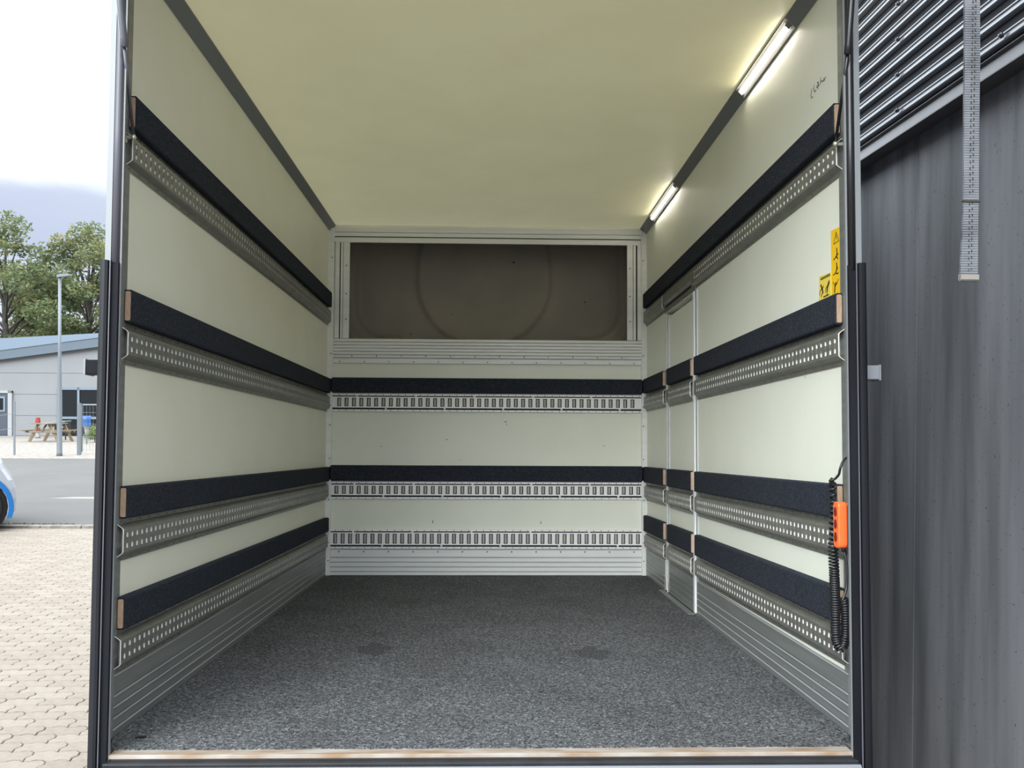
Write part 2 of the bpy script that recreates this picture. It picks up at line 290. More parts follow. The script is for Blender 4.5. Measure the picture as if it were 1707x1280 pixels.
# ------------------------------------------------------------------ slotted lashing rails
def side_rail(parent, f, s0, s1, zt, slots=True, outline=True, soff=0.0):
    """zt: top edge; hat profile with two-row slots whose punched tabs face the opening"""
    st = 0.022; pitch = 0.0359; zp0, zp1 = zt - 0.094, zt - 0.029; za, zb = zt - 0.0845, zt - 0.0385
    b = MB(); e = 0.0022
    def plate(prof):     # thin folded sheet from open profile
        inner = [(max(n - e, 0.0), z) for n, z in prof]
        b.prism(prof + inner[::-1], s0, s1, f)
    plate([(0.0025, zt), (0.0035, zt - 0.014), (st - 0.002, zt - 0.026), (st, zp1), (st, zb)])
    plate([(st, za), (st, zp0), (st - 0.002, zp0 - 0.003), (0.0045, zt - 0.108), (0.0035, zt - 0.121)])
    tb = MB(); sc = MB(); n = int((s1 - s0 - 0.03) / pitch); first = s0 + 0.018 + soff
    prev = s0
    for k in range(n if slots else 0):
        a = first + k * pitch; w = 0.017
        b.box(prev, a, st - e, st, za, zb, f)                         # bar between slots
        b.box(a, a + 0.0055, st - e, st, (za + zb) / 2 - 0.0085, (za + zb) / 2 + 0.0085, f)
        b.box(a + w - 0.0055, a + w, st - e, st, (za + zb) / 2 - 0.0085, (za + zb) / 2 + 0.0085, f)
        for z0, z1 in ((za + 0.0005, za + 0.0155), (zb - 0.0155, zb - 0.0005)):
            tb.box(a + w - 0.0015, a + w, st - 0.0135, st - e, z0, z1, f)
        prev = a + w
        if k % 2 == 0:
            for zz in (zt - 0.008, zt - 0.114): sc.box(a, a + 0.004, 0.003, 0.0055, zz - 0.002, zz + 0.002, f)
    b.box(prev, s1, st - e, st, za, zb, f)
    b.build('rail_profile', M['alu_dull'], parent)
    if slots:
        tb.build('slot_tabs', M['cut'], parent, kind='stuff')['label'] = 'punched tabs inside the slots, bright skylight painted in'
        sc.build('screws', M['screw'], parent, kind='stuff')
    if outline:
        b = MB(); pf = [(0.0035, zt - 0.014), (st - 0.002, zt - 0.026), (st, zp1), (st, zp0), (st - 0.002, zp0 - 0.003), (0.0045, zt - 0.108)]
        pi_ = [(n_ - 0.0028, z_) for n_, z_ in pf]
        b.prism(pf + pi_[::-1], s0 - 0.0015, s0, f); b.build('cut_end', M['cut'], parent)['label'] = 'bright sawn end of the rail'
for i, (z0, z1, dz) in enumerate(SL):
    t = thing('lashing_rail', 'grey slotted lashing rail along the left wall, %s of four' % ordn[i], 'lashing rail', (-W2, L / 2, z0 - 0.12), 'slotted lashing rails on the left wall')
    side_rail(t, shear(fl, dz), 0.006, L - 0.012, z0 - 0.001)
for i, (z0, z1, dz) in enumerate(SR):
    t = thing('lashing_rail', 'long slotted lashing rail, right wall, between opening and door, %s' % ordn[i], 'lashing rail', (W2, 0.9, z0 - 0.12), 'long slotted lashing rails on the right wall')
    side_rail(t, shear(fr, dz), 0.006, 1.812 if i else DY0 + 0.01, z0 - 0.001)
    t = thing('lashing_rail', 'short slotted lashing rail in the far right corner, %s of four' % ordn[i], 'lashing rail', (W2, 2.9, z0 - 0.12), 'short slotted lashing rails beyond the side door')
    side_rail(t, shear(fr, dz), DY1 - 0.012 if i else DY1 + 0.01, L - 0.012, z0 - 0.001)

def back_rail(zt, ht, x0, lab):
    t = thing('lashing_rail', lab, 'lashing rail', (0, L, zt - ht), 'slotted lashing rails on the far bulkhead')
    zp1, zp0 = zt - 0.0190, zt - ht + 0.0240; xa, xb = -1.024, 1.024
    b = MB(); b.box(xa, xb, 0, 0.014, zt - 0.0115, zt, fb); b.box(xa, xb, 0, 0.014, zt - ht, zt - ht + 0.0125, fb)
    za, zb = zp0 + 0.009, zp1 - 0.008; st = 0.016; e = 0.003
    b.box(xa, xb, st - e, st, zb, zp1, fb); b.box(xa, xb, st - e, st, zp0, za, fb)
    b.box(xa, xb, 0.0, st - e, zp1 - 0.002, zp1, fb); b.box(xa, xb, 0.0, st - e, zp0, zp0 + 0.002, fb)
    pitch = 0.0486; w = 0.0255; prev = xa; k = 0; ins = MB()
    while x0 + k * pitch + w < xb - 0.004:
        a = x0 + k * pitch
        b.box(prev, a, st - e, st, za, zb, fb); prev = a + w; k += 1
        ins.prism([(a + 0.0060, 0.002), (a + 0.0060, 0.0125), (a + w - 0.0060, 0.0125), (a + w - 0.0060, 0.002)], za + 0.004, zb - 0.004, lambda z, s, n: fb(s, n, z), axis=0)
    b.box(prev, xb, st - e, st, za, zb, fb)
    b.build('rail_profile', M['alu_rail'], t)
    ins.build('slot_backs', M['slotback'], t, kind='stuff')['label'] = 'grey bar visible behind each slot'
    g = MB(); g.box(xa, xb, 0, 0.002, zt - ht, zt, fb); g.box(xa, xb, 0.002, 0.010, zp1, zt - 0.0125, fb); g.box(xa, xb, 0.002, 0.010, zt - ht + 0.0135, zp0, fb); g.build('groove_strip', M['groove'], t, kind='stuff')
    s = MB(); k = 0
    while x0 + 0.012 + k * pitch < xb:
        x = x0 + 0.012 + k * pitch
        for zz in (zt - 0.006, zt - ht + 0.0065): s.box(x - 0.0028, x + 0.0028, 0.014, 0.0155, zz - 0.0028, zz + 0.0028, fb)
        k += 1
    s.build('screws', M['screw'], t, kind='stuff')
    r = MB()
    for k in range(6):
        for dx, zz in ((0.13, zp1 + 0.002), (0.32, zp0 - 0.004)): r.lathe([(0, -0.019), (0.006, -0.0175), (0.0075, -0.012)], (x0 + dx + k * 0.388, L, zz), 'y', 8)
    r.build('rivets', M['alu_rail'], t, kind='stuff')
back_rail(1.196, 0.116, -0.992, 'bright slotted lashing rail across the far bulkhead, topmost of three')
back_rail(0.616, 0.112, -1.002, 'bright slotted lashing rail across the far bulkhead, middle of three')
back_rail(0.304, 0.125, -1.006, 'bright slotted lashing rail across the far bulkhead, lowest, just above the kick panel')

# ------------------------------------------------------------------ bulkhead frame and the fairing behind it
t = thing('window_1', 'wide dark opening with aluminium frame high in the far bulkhead', 'window', (0, L, WZ0), kind='structure')
def frame_bar(name, prof_rects, horiz, par=None):
    b = MB()
    for s0, s1, n0, n1, z0, z1 in prof_rects: b.box(s0, s1, n0, n1, z0, z1, fb)
    return b.build(name, M['alu'], par if par else t, bevel=0.0012)
zz = [1.398, 1.436, 1.457, 1.479, 1.500, 1.521, 1.542, 1.564]
for k, (z0, z1) in enumerate(zip(zz[:-1], zz[1:])):
    b = MB(); th = 0.012 if k == 0 else 0.016
    b.prism([(0, z0), (th - 0.004, z0), (th, z0 + 0.003), (th, z1 - 0.006), (th + 0.002, z1 - 0.004), (th - 0.003, z1 - 0.0015), (0, z1 - 0.0015)], -1.024, 1.024, fb); b.build('plank', M['alu'], t)
b = MB()
for k in range(13):
    b.lathe([(0, -0.0155), (0.0035, -0.015), (0.0045, -0.011)], (-0.98 + k * 0.163, L, 1.410), 'y', 8)
    b.lathe([(0, -0.0200), (0.0035, -0.019), (0.0045, -0.015)], (-0.9 + k * 0.163, L, 1.447), 'y', 8)
b.build('screws', M['screw'], t, kind='stuff')
frame_bar('frame_head', [(-1.024, 1.024, 0, 0.014, 2.206, 2.240)], 1); frame_bar('frame_strip', [(-1.024, 1.024, 0, 0.018, 2.246, 2.272)], 1)
b = MB(); b.box(-1.024, 1.024, 0.0, 0.006, 2.236, 2.25, fb); b.box(-0.99, -0.978, 0.0, 0.006, 1.564, 2.206, fb); b.box(0.989, 1.001, 0, 0.006, 1.564, 2.206, fb); b.build('shadow_gap', M['groove'], t)
frame_bar('frame_side', [(-1.016, -0.988, 0, 0.016, 1.564, 2.206)], 0); frame_bar('frame_side', [(-0.981, -0.966, 0, 0.013, 1.564, 2.206), (-0.963, -0.922, 0, 0.015, 1.564, 2.206)], 0)
frame_bar('frame_side', [(0.931, 0.969, 0, 0.015, 1.564, 2.206), (0.972, 0.990, 0, 0.013, 1.564, 2.206)], 0); frame_bar('frame_side', [(0.999, 1.024, 0, 0.016, 1.564, 2.206)], 0)
b = MB()
for sx in (-0.942, 0.949):
    for zk in (1.69, 1.86, 2.05): b.lathe([(0, -0.0185), (0.004, -0.018), (0.005, -0.014)], (sx, L, zk), 'y', 8)
b.build('screws', M['screw'], t, kind='stuff')
b = MB(); b.prism([(0, H), (0, 2.274), (0.020, 2.274), (0.022, 2.284), (0.022, 2.303), (0.010, 2.310), (0.010, H)], -1.03, 1.03, fb); struct(b.build('trim_3', M['alu']), 'horizontal aluminium rail where bulkhead meets the roof', 'trim')
for nm, sx, lab in (('trim_4', -1, 'vertical aluminium corner post in the far left corner'), ('trim_5', 1, 'vertical aluminium corner post in the far right corner')):
    b = MB(); x0, x1 = sx * W2, sx * 1.024
    b.prism([(x0, L), (x1, L), (x1, L - 0.022), (sx * 1.028, L - 0.026), (x0, L - 0.026)], 0.004, 2.30, axis=2)
    o = b.build(nm, M['alu'], loc=(x0, L, 0)); struct(o, lab, 'trim')
    s = MB()
    for zk in (0.10, 0.22, 0.31, 0.50, 0.77, 0.99, 1.12, 1.26, 1.46, 1.84, 2.1): s.lathe([(0, -0.030), (0.004, -0.029), (0.005, -0.024)], (sx * 1.036, L, zk), 'y', 8)
    s.build('screws', M['screw'], o, kind='stuff')
# fairing shell seen through the opening
def fair_y(x, z):
    y = L + 0.30 + 0.10 * max(0, z - WZ0)
    cx, r = -0.03, 0.46; cz = WZ0 + r + 0.01
    dx, dz_ = x - cx, (z - cz) * (0.98 if z < cz else 0.55)
    d = math.hypot(dx, dz_) - r
    y += 0.022 * (1 / (1 + math.exp(-d / 0.012)))
    y -= 0.009 * math.exp(-(d / 0.02) ** 2)
    for sx in (-1, 1):        # rounded lower corners of the moulding
        ex, ez = sx * x - 0.70, WZ0 + 0.27 - z
        if ex > -0.1:
            q = math.hypot(max(ex, 0), max(ez, 0)) - 0.235
            y -= 0.10 * max(0.0, min(1.0, q / 0.08)) ** 0.7
            y -= 0.040 * math.exp(-(q / 0.020) ** 2)
    return y
b = MB(); nx, nz_ = 150, 64; X0, X1, Z0, Z1 = WX0 - 0.08, WX1 + 0.08, WZ0 - 0.06, WZ1 + 0.10
for j in range(nz_ + 1):
    for i in range(nx + 1):
        x = X0 + (X1 - X0) * i / nx; z = Z0 + (Z1 - Z0) * j / nz_; b.v.append(Vector((x, fair_y(x, z), z)))
for j in range(nz_):
    for i in range(nx):
        a = j * (nx + 1) + i; b.f.append((a, a + 1, a + nx + 2, a + nx + 1)); b.mi.append(0)
o = b.build('cab_fairing', M['window'], loc=(0, L + 0.3, WZ0), smooth=True, recalc=False)
tag(o, 'dark brown moulded fairing shell seen through the bulkhead opening', 'fairing')
s = MB(); yb = L + 0.50
for q in ((X0, X0 + 0.01, L + 0.042, yb, Z0, Z1), (X1 - 0.01, X1, L + 0.042, yb, Z0, Z1), (X0, X1, L + 0.042, yb, Z1 - 0.01, Z1), (X0, X1, L + 0.042, yb, Z0, Z0 + 0.01)): s.box(*q)
s.build('side_panel', M['window'], o)

# ------------------------------------------------------------------ side door in the right wall
t = thing('door_1', 'narrow flush side door in the right wall, crossed by felt strips and slotted rails', 'door', (W2, (DY0 + DY1) / 2, 0), kind='structure')
d0, d1 = 1.915, 2.500
b = MB(); b.box(d0, d1, -0.032, -0.002, 0.02, DZ - 0.02, fr); b.build('door_panel', M['wall'], t)
b = MB()
for z0, z1 in zip(ZE[:-1], ZE[1:]):
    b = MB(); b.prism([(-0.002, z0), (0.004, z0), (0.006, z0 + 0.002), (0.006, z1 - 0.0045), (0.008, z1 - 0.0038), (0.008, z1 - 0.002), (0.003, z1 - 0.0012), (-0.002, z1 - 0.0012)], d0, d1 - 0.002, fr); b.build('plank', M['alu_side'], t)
for i in (1, 2, 3):
    z0, z1, dz = SR[i]
    strip_parts(t, shear(fr, dz), 1.889, 2.471, z0, z1)
    side_rail(t, shear(fr, dz), 1.900, 2.495, z0 - 0.001)
def edge(s0, s1, n0, n1, z0, z1, m, nm):
    b = MB(); b.box(s0, s1, n0, n1, z0, z1, fr); b.build(nm, M[m], t)
segs = [(0.01, 0.18), (0.296, 0.50), (0.605, 0.0)]
for a, b_, n1, m_, nm in ((1.816, 1.828, 0.006, 'alu_edge', 'frame_edge'), (1.8285, 1.858, 0.001, 'groove', 'door_seal'), (1.859, 1.886, 0.010, 'alu_bright', 'door_edge'), (1.888, 1.913, 0.001, 'groove', 'door_seal'),
                          (2.502, 2.520, 0.006, 'alu_edge', 'door_edge'), (2.522, 2.548, 0.001, 'groove', 'door_seal'), (2.550, 2.576, 0.006, 'alu', 'frame_edge'), (2.578, 2.600, 0.001, 'groove', 'door_seal')):
    edge(a, b_, -0.02, n1, 0.012, DZ + (0.01 if a < 1.9 else -0.01), m_, nm)
# header plate with the long dark slot
zt = SR[0][0] - 0.001
b = MB(); b.prism([(0.0, zt), (0.004, zt), (0.004, zt - 0.014), (0.020, zt - 0.028), (0.020, zt - 0.075), (0.006, zt - 0.085), (0.006, zt - 0.128), (0, zt - 0.128)], DY0 - 0.002, DY1 + 0.01, shear(fr, 0.004)); b.build('door_header', M['alu_dull'], t)
b = MB(); b.box(DY0 + 0.07, DY1 - 0.03, 0.0, 0.0075, zt - 0.100, zt - 0.087, fr); b.build('header_slot', M['deepblack'], t)
b = MB(); b.box(DY0 + 0.0, DY1 + 0.02, 0.0, 0.045, 0.006, 0.0085, fr); b.build('door_threshold', M['alu_side'], t)
b = MB(); b.box(DY0 + 0.03, DY1 - 0.0, -0.01, 0.012, 0.0085, 0.0105, fr); b.build('threshold_gap', M['deepblack'], t)
b = MB(); b.tube([fr(DY1 - 0.03, 0.010, 0.19), fr(DY1 - 0.05, 0.013, 0.10), fr(DY1 - 0.10, 0.015, 0.012)], 0.003, 6); b.build('cable', M['alu'], t, smooth=True)['label'] = 'thin pale cable hanging at the hinge side'

# ------------------------------------------------------------------ light strips in the right cove
def led(y0, y1, lab):
    t = thing('light_strip', lab, 'light', (W2 - 0.018, (y0 + y1) / 2, H - 0.018), 'light strips in the right cove')
    def fc(s, u, v):      # u along the cove face (up/left), v out of it
        k = 1 / math.sqrt(2); cx, cz = W2 - 0.0225, H - 0.0225
        return (cx - u * k - v * k, s, cz + u * k - v * k)
    b = MB(); b.prism([(-0.0245, -0.003), (-0.0245, 0.001), (0.0245, 0.001), (0.0245, -0.003)], y0 - 0.02, y1 + 0.02, fc); b.build('tray', M['ledlens'], t)
    b = MB(); b.prism(arc(0, -0.001, 0.0085, 0, 180, 8), y0, y1, fc); b.build('diffuser', M['led'], t, smooth=False)
    for s in (-1, 1):
        b = MB(); b.prism([(s * 0.024, 0.001), (s * 0.022, 0.001), (s * 0.022, 0.004), (s * 0.024, 0.003)], y0 - 0.02, y1 + 0.02, fc); b.build('lens_rim', M['ledlens'], t)
    for y in (y0 - 0.02, y1): 
        b = MB(); b.prism([(-0.013, 0.001), (0.013, 0.001), (0.009, 0.010), (-0.009, 0.010)], y, y + 0.02, fc); b.build('end_cap', M['alu_cove'], t)
led(0.40, 0.955, 'long lit light strip in the right roof edge, nearer the opening')
led(2.23, 2.90, 'lit light strip in the right roof edge, nearer the far bulkhead')

# ------------------------------------------------------------------ rear portal: posts, sill, header
for nm, sx, side in (('trim_6', -1, 'left'), ('trim_7', 1, 'right')):
    t = thing(nm, 'aluminium %s corner post of the rear opening with black rubber buffer on its lower half' % side, 'post', (sx * 1.04, -0.07, 0), kind='structure')
    def q(x, y): return (sx * x, y)
    def pr(name, prof, z0, z1, m, **k):
        b = MB(); b.prism([q(*p) for p in prof], z0, z1, axis=2); return b.build(name, M[m], t, **k)
    pr('inner_face', [(1.062, 0.0), (1.0085, -0.130), (1.0085, -0.134), (1.049, -0.134), (1.060, -0.07), (1.073, -0.02), (1.084, 0.009), (1.062, 0.009)], -0.30, 2.40, 'alu_side')
    pr('inner_flange', [(1.062, -0.002), (1.0560, -0.002), (1.0575, 0.034), (1.062, 0.034)], 0.0, 2.32, 'alu_side')
    pr('front_lip', [(1.0040, -0.137), (1.0040, -0.1285), (1.0095, -0.1285), (1.0095, -0.137)], -0.03, 2.40, 'lip')
    pr('outer_lip', [(1.031, -0.142), (1.031, -0.134), (1.047, -0.134), (1.047, -0.142)], 1.33, 2.40, 'lip')
    b = MB(); b.tube([(sx * 1.0195, -0.139, z) for z in (1.33, 1.7, 2.1, 2.40)], 0.0105, 12); b.build('seal_tube', M['tube' if sx < 0 else 'black'], t, smooth=True)
    cz = 1.335 if sx < 0 else 1.349
    pr('buffer_flat', [(1.0075, -0.147), (1.0075, -0.134), (1.0262, -0.134), (1.0262, -0.147)], -0.30, cz - 0.004, 'rubber_dark')
    pr('buffer_rib', [(1.0262, -0.153), (1.0262, -0.134), (1.0565, -0.134), (1.0565, -0.148), (1.053, -0.156), (1.046, -0.160), (1.039, -0.160), (1.0325, -0.156), (1.0315, -0.1485), (1.029, -0.1485)], -0.30, cz, 'rubber' if sx < 0 else 'rubber_dark')
    pr('bright_line', [(1.0255, -0.1550), (1.0255, -0.1515), (1.0280, -0.1515), (1.0280, -0.1550)], -0.29, cz, 'tube')
    b = MB(); x0, x1 = sorted((sx * 1.064, sx * 1.112)); b.box(x0, x1, -0.105, -0.055, 1.028, 1.068); o = b.build('catch_bracket', M['brk'] if sx > 0 else M['rubber_dark'], t, bevel=0.002)
    b = MB(); x0, x1 = sorted((sx * 1.108, sx * 1.1135)); b.box(x0, x1, -0.107, -0.05, 1.026, 1.070); b.build('bracket_lip', M['lip'], o)
    # bolt on the inner face beside the top rail
    b = MB(); k = 1 if sx > 0 else -1
    b.lathe([(0, 0.0), (0.004, 0.0), (0.006, 0.003), (0.006, 0.006)][::-1], (sx * 1.032, -0.07, 1.695), 'x', 8); b.build('bolt', M['zinc'], t)
t = thing('trim_8', 'rear sill across the opening, pale worn metal edge above a black buffer', 'sill', (0, -0.14, 0), kind='structure')
b = MB(); b.prism([(-0.139, -0.006), (-0.139, 0.002), (-0.136, 0.0035), (-0.094, 0.0035), (-0.094, -0.006)], -1.006, 1.006, axis=0); b.build('sill_edge', M['sill'], t)['label'] = 'pale worn metal edge'
b = MB(); b.prism([(-0.172, -0.05), (-0.172, -0.012), (-0.168, -0.008), (-0.139, -0.010), (-0.139, -0.05)], -1.007, 1.007, axis=0); b.build('step', M['rubber'], t)
b = MB(); b.prism([(-0.182, -0.030), (-0.182, -0.024), (-0.176, -0.018), (-0.172, -0.018), (-0.172, -0.030)], -1.007, 1.012, axis=0); b.build('step_lip', M['brk'], t)
b = MB(); b.prism([(-0.178, -0.30), (-0.178, -0.032), (-0.172, -0.032), (-0.139, -0.05), (-0.139, -0.30)], -1.007, 1.007, axis=0); b.build('buffer', M['rubber'], t)
b = MB(); b.box(-W2 - 0.037, W2 + 0.037, -0.13, 0.0, H + 0.012, H + 0.12); struct(b.build('trim_9', M['alu_side'], loc=(0, 0, H)), 'aluminium header over the rear opening, above the picture', 'trim')
# chassis beams under the floor
t = thing('chassis', 'black steel chassis beams under the cargo box', 'chassis', (0, 1.5, -0.12))
for x in (-0.45, 0.45): b = MB(); b.box(x - 0.04, x + 0.04, -0.1, L, -0.17, -0.05); b.build('beam', M['steel'], t)
for y in (0.0, 0.8, 1.6, 2.4, 3.1): b = MB(); b.box(-1.03, 1.03, y, y + 0.05, -0.11, -0.05); b.build('cross_member', M['steel'], t)

# rear flap (raised, above the frame) with the hanging strap and the two gas struts
t = thing('rear_flap', 'raised white rear flap above the opening', 'flap', (0, -0.1, H + 0.1))
b = MB(); b.prism([(-0.13, H + 0.075), (-0.13, H + 0.110), (-1.02, H + 0.310), (-1.02, H + 0.275)], -1.055, 1.055, axis=0); b.build('flap_panel', M['grp_out'], t)
b = MB(); b.prism([(-1.00, H + 0.262), (-1.00, H + 0.315), (-1.04, H + 0.325), (-1.04, H + 0.270)], -1.06, 1.06, axis=0); b.build('flap_edge', M['alu'], t)
for sx, lab, p0, pa, pb in ((-1, 'gas strut holding the rear flap at the left post', (-1.028, -0.020, 1.723), (-0.997, -0.170, 1.923), (-0.990, -0.220, 2.024)),
                            (1, 'black gas strut holding the rear flap at the right post', (1.027, -0.020, 1.733), (1.003, -0.170, 1.938), (0.993, -0.220, 2.062))):
    t = thing('gas_strut', lab, 'gas strut', p0)
    p0, pa, pb = Vector(p0), Vector(pa), Vector(pb); d = (pb - pa).normalized(); pe = pa + d * 0.46
    b = MB(); b.tube([p0 + Vector((0, 0, 0.006)), pa], 0.0048, 8); b.build('rod', M['black'] if sx > 0 else M['tube'], t, smooth=True)
    b = MB(); b.tube([pa - d * 0.004, pa, pa + d * 0.02, pa + d * 0.021, pe], [0.0095, 0.0105, 0.0105, 0.0100, 0.0100], 12); b.build('cylinder', M['black'] if sx > 0 else M['tube'], t, smooth=True)
    b = MB(); b.lathe([(0, -0.009), (0.006, -0.007), (0.009, 0), (0.006, 0.007), (0, 0.009)], p0, 'z', 10); b.build('ball_joint', M['zinc'], t, smooth=True)
    b = MB(); x0, x1 = sorted((sx * 1.030, sx * 1.060)); b.box(x0, x1, p0.y - 0.005, p0.y + 0.005, p0.z - 0.005, p0.z + 0.004); b.build('ball_stud', M['zinc'], t)
b = MB()
pl = [(1.030, -0.755, H + 0.235), (1.0275, -0.75, 1.9), (1.0265, -0.75, 1.782), (1.024, -0.751, 1.66), (1.0205, -0.7495, 1.52), (1.0165, -0.7505, 1.40), (1.0155, -0.751, 1.354), (1.0125, -0.750, 1.28), (1.0075, -0.752, 1.20), (1.0068, -0.752, 1.180)]
hw = [0.0165, 0.0165, 0.0165, 0.0165, 0.0162, 0.016, 0.016, 0.0165, 0.0185, 0.019]
for off in (0.0, 0.0035):
    vs = []; 
    for (x, y, z), w in zip(pl, hw): vs += [(x - w, y + off, z), (x + w, y + off, z), (x + w, y + off + 0.0025, z), (x - w, y + off + 0.0025, z)]
    fs = [(0, 1, 2, 3)] + [(4 * i + k, 4 * i + (k + 1) % 4, 4 * i + 4 + (k + 1) % 4, 4 * i + 4 + k) for i in range(len(pl) - 1) for k in range(4)] + [tuple(len(vs) - 4 + k for k in range(4))]
    b.add(vs, fs)
def strap_mat():
    m = mat('grey_webbing', (0.36, 0.37, 0.40), 0.85, spec=0.2); t = m.node_tree; bs = t.nodes['Principled BSDF']; co = N(t, 'ShaderNodeTexCoord')
    w = N(t, 'ShaderNodeTexWave', wave_type='BANDS', bands_direction='Z'); w.inputs['Scale'].default_value = 60; w.inputs['Distortion'].default_value = 0.6; t.links.new(co.outputs['Object'], w.inputs['Vector'])
    w2 = N(t, 'ShaderNodeTexWave', wave_type='BANDS', bands_direction='X'); w2.inputs['Scale'].default_value = 110; t.links.new(co.outputs['Object'], w2.inputs['Vector'])
    nz = N(t, 'ShaderNodeTexNoise'); nz.inputs['Scale'].default_value = 14; t.links.new(co.outputs['Object'], nz.inputs['Vector'])
    a = N(t, 'ShaderNodeMath', operation='MULTIPLY_ADD'); a.inputs[1].default_value = 0.45; t.links.new(w.outputs['Fac'], a.inputs[0]); t.links.new(nz.outputs['Fac'], a.inputs[2])
    a2 = N(t, 'ShaderNodeMath', operation='MULTIPLY_ADD'); a2.inputs[1].default_value = 0.22; t.links.new(w2.outputs['Fac'], a2.inputs[0]); t.links.new(a.outputs[0], a2.inputs[2])
    r = N(t, 'ShaderNodeValToRGB'); r.color_ramp.elements[0].position = 0.45; r.color_ramp.elements[0].color = (0.035, 0.038, 0.045, 1); r.color_ramp.elements[1].position = 1.0; r.color_ramp.elements[1].color = (0.17, 0.175, 0.19, 1)
    t.links.new(a2.outputs[0], r.inputs[0]); t.links.new(r.outputs[0], bs.inputs['Base Color'])
    bp = N(t, 'ShaderNodeBump'); bp.inputs['Strength'].default_value = 0.6; bp.inputs['Distance'].default_value = 0.001; t.links.new(a2.outputs[0], bp.inputs['Height']); t.links.new(bp.outputs[0], bs.inputs['Normal'])
    return m
t = thing('pull_strap', 'grey woven pull strap hanging in front of the dark building', 'strap', (1.007, -0.75, 1.18))
b.build('webbing', strap_mat(), t)
b = MB(); b.box(0.9985, 1.0345, -0.7535, -0.7435, 1.3475, 1.3515); b.build('seam', M['ink'], t)
b = MB(); b.prism([(-0.7545, 1.183), (-0.7555, 1.193), (-0.744, 1.196), (-0.7425, 1.186), (-0.747, 1.1795)], 0.9885, 1.0265, axis=0); b.build('folded_end', mat('cream_webbing_end', (0.22, 0.20, 0.17), 0.85), t)
b = MB()
for i in range(46):
    z = 1.20 + i * 0.0128; x = 1.009 + (z - 1.20) * 0.036
    if abs(z - 1.3495) < 0.006: continue
    for dx, dz_ in ((-0.003, 0), (0.0032, 0.003)): b.box(x + dx - 0.0008, x + dx + 0.0008, -0.7526, -0.7512, z + dz_, z + dz_ + 0.0045)
b.build('stitching', M['ink'], t, kind='stuff')

# ------------------------------------------------------------------ stickers, marker scribble
def stk(s, z): return Vector((W2 - 0.0022, s, z))
def stroke(b, pts, w=0.0022):
    for (s0, z0), (s1, z1) in zip(pts[:-1], pts[1:]):
        d = Vector((s1 - s0, z1 - z0)); 
        if d.length < 1e-6: continue
        n_ = Vector((-d.y, d.x)).normalized() * w / 2; e = d.normalized() * w * 0.3
        q = [(s0 - e.x + n_.x, z0 - e.y + n_.y), (s1 + e.x + n_.x, z1 + e.y + n_.y), (s1 + e.x - n_.x, z1 + e.y - n_.y), (s0 - e.x - n_.x, z0 - e.y - n_.y)]
        b.add([(W2 - 0.0016, a, c_) for a, c_ in q] + [(W2 - 0.0022, a, c_) for a, c_ in q], [(0, 1, 2, 3), (4, 7, 6, 5), (0, 4, 5, 1), (1, 5, 6, 2), (2, 6, 7, 3), (3, 7, 4, 0)])
t = thing('sticker', 'tall narrow yellow warning sticker with triangle and figures, beside the right post', 'sticker', (W2, 0.06, 1.30), 'yellow stickers on the right wall')
b = MB(); b.prism([(0.028, 1.299), (0.102, 1.301), (0.102, 1.505), (0.028, 1.500)], W2 - 0.0016, W2, axis=0); b.build('sheet', M['yellow'], t)
g = MB()
stroke(g, [(0.080, 1.458), (0.042, 1.460), (0.061, 1.492), (0.080, 1.458)]); stroke(g, [(0.061, 1.482), (0.061, 1.470)], 0.003)
stroke(g, [(0.058, 1.440), (0.056, 1.428), (0.060, 1.414)], 0.006); stroke(g, [(0.048, 1.422), (0.060, 1.418), (0.074, 1.412), (0.082, 1.410)], 0.004); stroke(g, [(0.060, 1.414), (0.050, 1.407)], 0.004)
stroke(g, [(0.060, 1.396), (0.058, 1.384), (0.062, 1.372)], 0.006); stroke(g, [(0.052, 1.380), (0.070, 1.368), (0.056, 1.362), (0.048, 1.364)], 0.004); stroke(g, [(0.086, 1.364), (0.074, 1.366)], 0.003)
stroke(g, [(0.066, 1.336), (0.074, 1.326), (0.078, 1.310)], 0.007); stroke(g, [(0.072, 1.328), (0.058, 1.334), (0.048, 1.344)], 0.003); stroke(g, [(0.074, 1.330), (0.088, 1.342)], 0.003)
g.build('pictogram', M['ink'], t)
t = thing('sticker', 'small square yellow sticker with two figures under a line of print', 'sticker', (W2, 0.15, 1.31), 'yellow stickers on the right wall')
b = MB(); b.prism([(0.106, 1.299), (0.204, 1.306), (0.202, 1.383), (0.106, 1.377)], W2 - 0.0013, W2, axis=0); b.build('sheet', M['yellow2'], t)
g = MB()
xs = 0.188
for k in range(8): stroke(g, [(xs, 1.369), (xs - 0.004, 1.375), (xs - 0.007, 1.368)], 0.0025); xs -= 0.0098
for cx, m_ in ((0.176, 1), (0.130, -1)):
    stroke(g, [(cx + 0.010 * m_, 1.352), (cx, 1.340), (cx - 0.006 * m_, 1.325)], 0.0075); stroke(g, [(cx, 1.342), (cx + 0.016, 1.334), (cx + 0.02, 1.322)], 0.003); stroke(g, [(cx, 1.336), (cx - 0.012, 1.346)], 0.003); stroke(g, [(cx - 0.004 * m_, 1.328), (cx + 0.008, 1.315)], 0.0035)
xs = 0.166
for k in range(5): stroke(g, [(xs, 1.3105), (xs - 0.006, 1.3115)], 0.0035); xs -= 0.009
g.build('pictogram', M['ink'], t)
g = MB()
for s in ([(0.248, 2.013), (0.253, 1.993), (0.250, 1.984), (0.238, 1.984)], [(0.224, 2.015), (0.229, 2.007), (0.222, 1.993), (0.213, 1.994)], [(0.170, 2.017), (0.169, 2.005), (0.173, 1.997)], [(0.167, 2.005), (0.146, 1.996), (0.130, 2.002)], [(0.146, 2.004), (0.139, 1.996)]): stroke(g, s, 0.0026)
